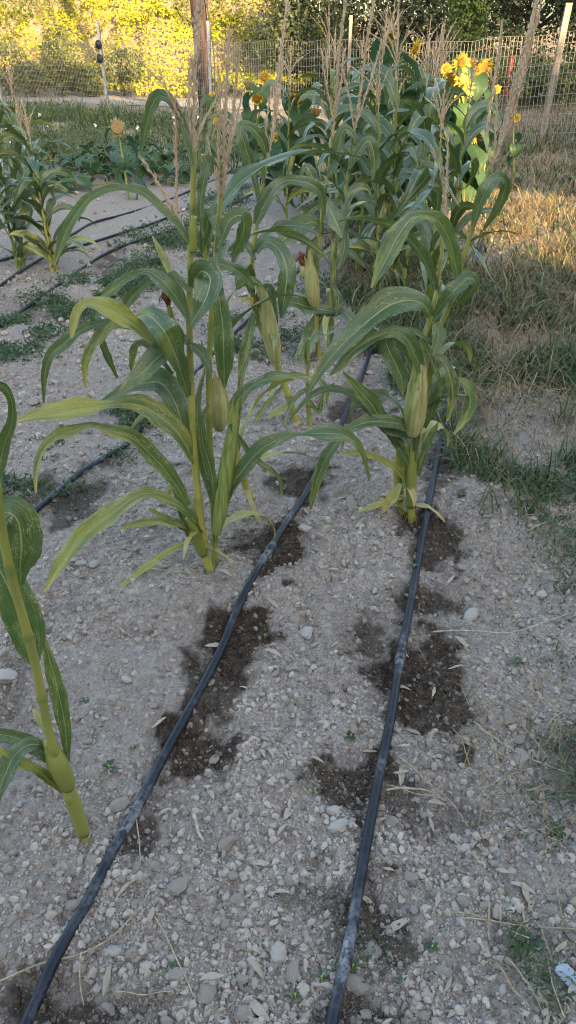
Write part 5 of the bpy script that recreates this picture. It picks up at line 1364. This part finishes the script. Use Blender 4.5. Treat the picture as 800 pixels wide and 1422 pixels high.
def stem(pts, r, label, mat='straw', name='dry_twig', lift=.006):
    q = cr(np.array([G(*p) for p in pts]), 30); q[:, 2] = gheight(q[:, 0], q[:, 1]) + lift + r + .004 * np.sin(np.linspace(0, 9, 30))
    V, Fs = tube(q, np.linspace(r, r * .6, 30), 6); o = mk(name, V, Fs, M[mat], None, True, {'tint': rng.random() * .4})
    return tag(o, label, 'dry twig')
stem([(-10, 1380), (60, 1355), (115, 1335), (160, 1310), (195, 1262), (208, 1240)], .0022, 'long bent dry stem crossing the first hose at the bottom left')
stem([(207, 1262), (230, 1300), (250, 1345), (270, 1390)], .0018, 'thin straight dry stalk right of the first hose at the bottom')
stem([(116, 1335), (114, 1375), (120, 1410)], .0018, 'short dry side twig hanging below the long bent stem')
stem([(160, 1388), (200, 1387), (240, 1384)], .0016, 'short level straw at the bottom left')
stem([(640, 1281), (700, 1289), (760, 1294), (830, 1298)], .0018, 'long straight pale straw across the lower right')
stem([(600, 888), (650, 888), (710, 885), (760, 870), (790, 855)], .0026, 'grey dead twig lying across the stony soil at right', 'dryleaf')
stem([(655, 880), (672, 860), (676, 835)], .0018, 'curved dry straw beside the bluish flat stone')
stem([(660, 805), (640, 820), (628, 835)], .0018, 'bent straw above the bluish flat stone')
stem([(550, 1055), (590, 1095), (625, 1125), (650, 1160)], .0018, 'dry stalk running right from the second hose')
stem([(535, 1105), (580, 1108), (612, 1118)], .003, 'bleached flat stalk pointing right from the second hose')
stem([(535, 1100), (575, 1112), (616, 1122)], .0018, 'thin stalk beside the bleached flat one')
stem([(665, 1018), (705, 1045), (760, 1070), (830, 1100)], .0022, 'brown twig trailing towards the right edge', 'dryleaf')
stem([(700, 1340), (730, 1375), (750, 1412)], .0018, 'dry stem slanting left of the bluish scrap at the bottom right')
stem([(690, 1350), (705, 1375), (735, 1410)], .0022, 'thicker dry stem beside the slanting one at the bottom right')
stem([(740, 690), (770, 668), (800, 660), (840, 655)], .0018, 'yellow straw arching at the right edge above the weeds')
stem([(748, 700), (775, 740), (795, 760)], .0018, 'straight straw falling to the right edge')
stem([(730, 745), (770, 728), (800, 712), (840, 700)], .0022, 'golden straw bundle strand at the right edge')
stem([(208, 798), (240, 802), (268, 794), (282, 787)], .0022, 'pale dry stalk at the foot of the big corn plant')
stem([(490, 650), (520, 640), (545, 652)], .0015, 'wispy straw left of the eared plant')
stem([(188, 1130), (193, 1165), (196, 1200)], .0018, 'russet rootlet hanging by the chalky part of the first hose', 'dryleaf')
stem([(270, 1140), (278, 1165), (285, 1178)], .0045, 'thick pale chip of stalk between the hoses', 'dryleaf')
stem([(650, 1192), (663, 1203), (673, 1213)], .0035, 'short pale chip of stalk right of the little round stone', 'dryleaf')
# straw lying thick on the right margin: uncountable
n = 4200
y = strip_samples(n, .8, 5, 1.3); x = grass_edge(y) + rng.uniform(-.28, 1, n) * (.35 + .4 * y); m = fbm(x * 3, y * 3, 3, 99); k = (m > .43) & (rng.random(n) < .38 + .62 * sstep(1.6, 2.6, y)); x, y = x[k], y[k]
mb = MB()
for a, b in zip(x, y):
    az = rng.uniform(0, 6.28); l = rng.uniform(.03, .13); e = np.array([math.cos(az), math.sin(az)]) * l; z0 = gz(a, b)
    q = np.array([[a, b, z0 + .006], [a + e[0] * .5 + rng.normal(0, .006), b + e[1] * .5, z0 + .012 + rng.random() * .015], [a + e[0], b + e[1], z0 + .008 + rng.random() * .03]])
    mb.add(*tube(q, rng.uniform(.0007, .0016), 4, False), rng.random() * .8)
tag(mb.build('straw_litter', M['straw'], None, smooth=False), 'loose straw strewn over the right margin', 'straw', kind='stuff')

# bluish paper scrap in the corner
p = G(797, 1366); s = .036
nu_, nv_ = 7, 12; u = np.linspace(-1, 1, nu_)[None, :]; v = np.linspace(-1, 1, nv_)[:, None]
xx = u * s * .44 * (1 - .12 * v ** 2) + 0 * v; yy = v * s + .08 * s * np.abs(u); zz = .006 + .006 * np.cos(u * 1.4) + .005 * v ** 2 + .0 * u
a = R(38); V = np.stack([xx * math.cos(a) + yy * math.sin(a), xx * math.sin(a) - yy * math.cos(a), zz], -1).reshape(-1, 3)
i, j = np.meshgrid(np.arange(nv_ - 1), np.arange(nu_ - 1), indexing='ij'); q = i * nu_ + j; Q = np.stack([q, q + 1, q + nu_ + 1, q + nu_], -1).reshape(-1, 4)
nv = len(V); V2 = np.vstack([V, V - np.array([0, 0, .0015])]); 
o = mk('paper_scrap', V2, np.vstack([Q, Q[:, ::-1] + nv]), M['paper'], None, True); o.location = p
tag(o, 'pale bluish flat scrap of card in the bottom right corner', 'paper scrap')
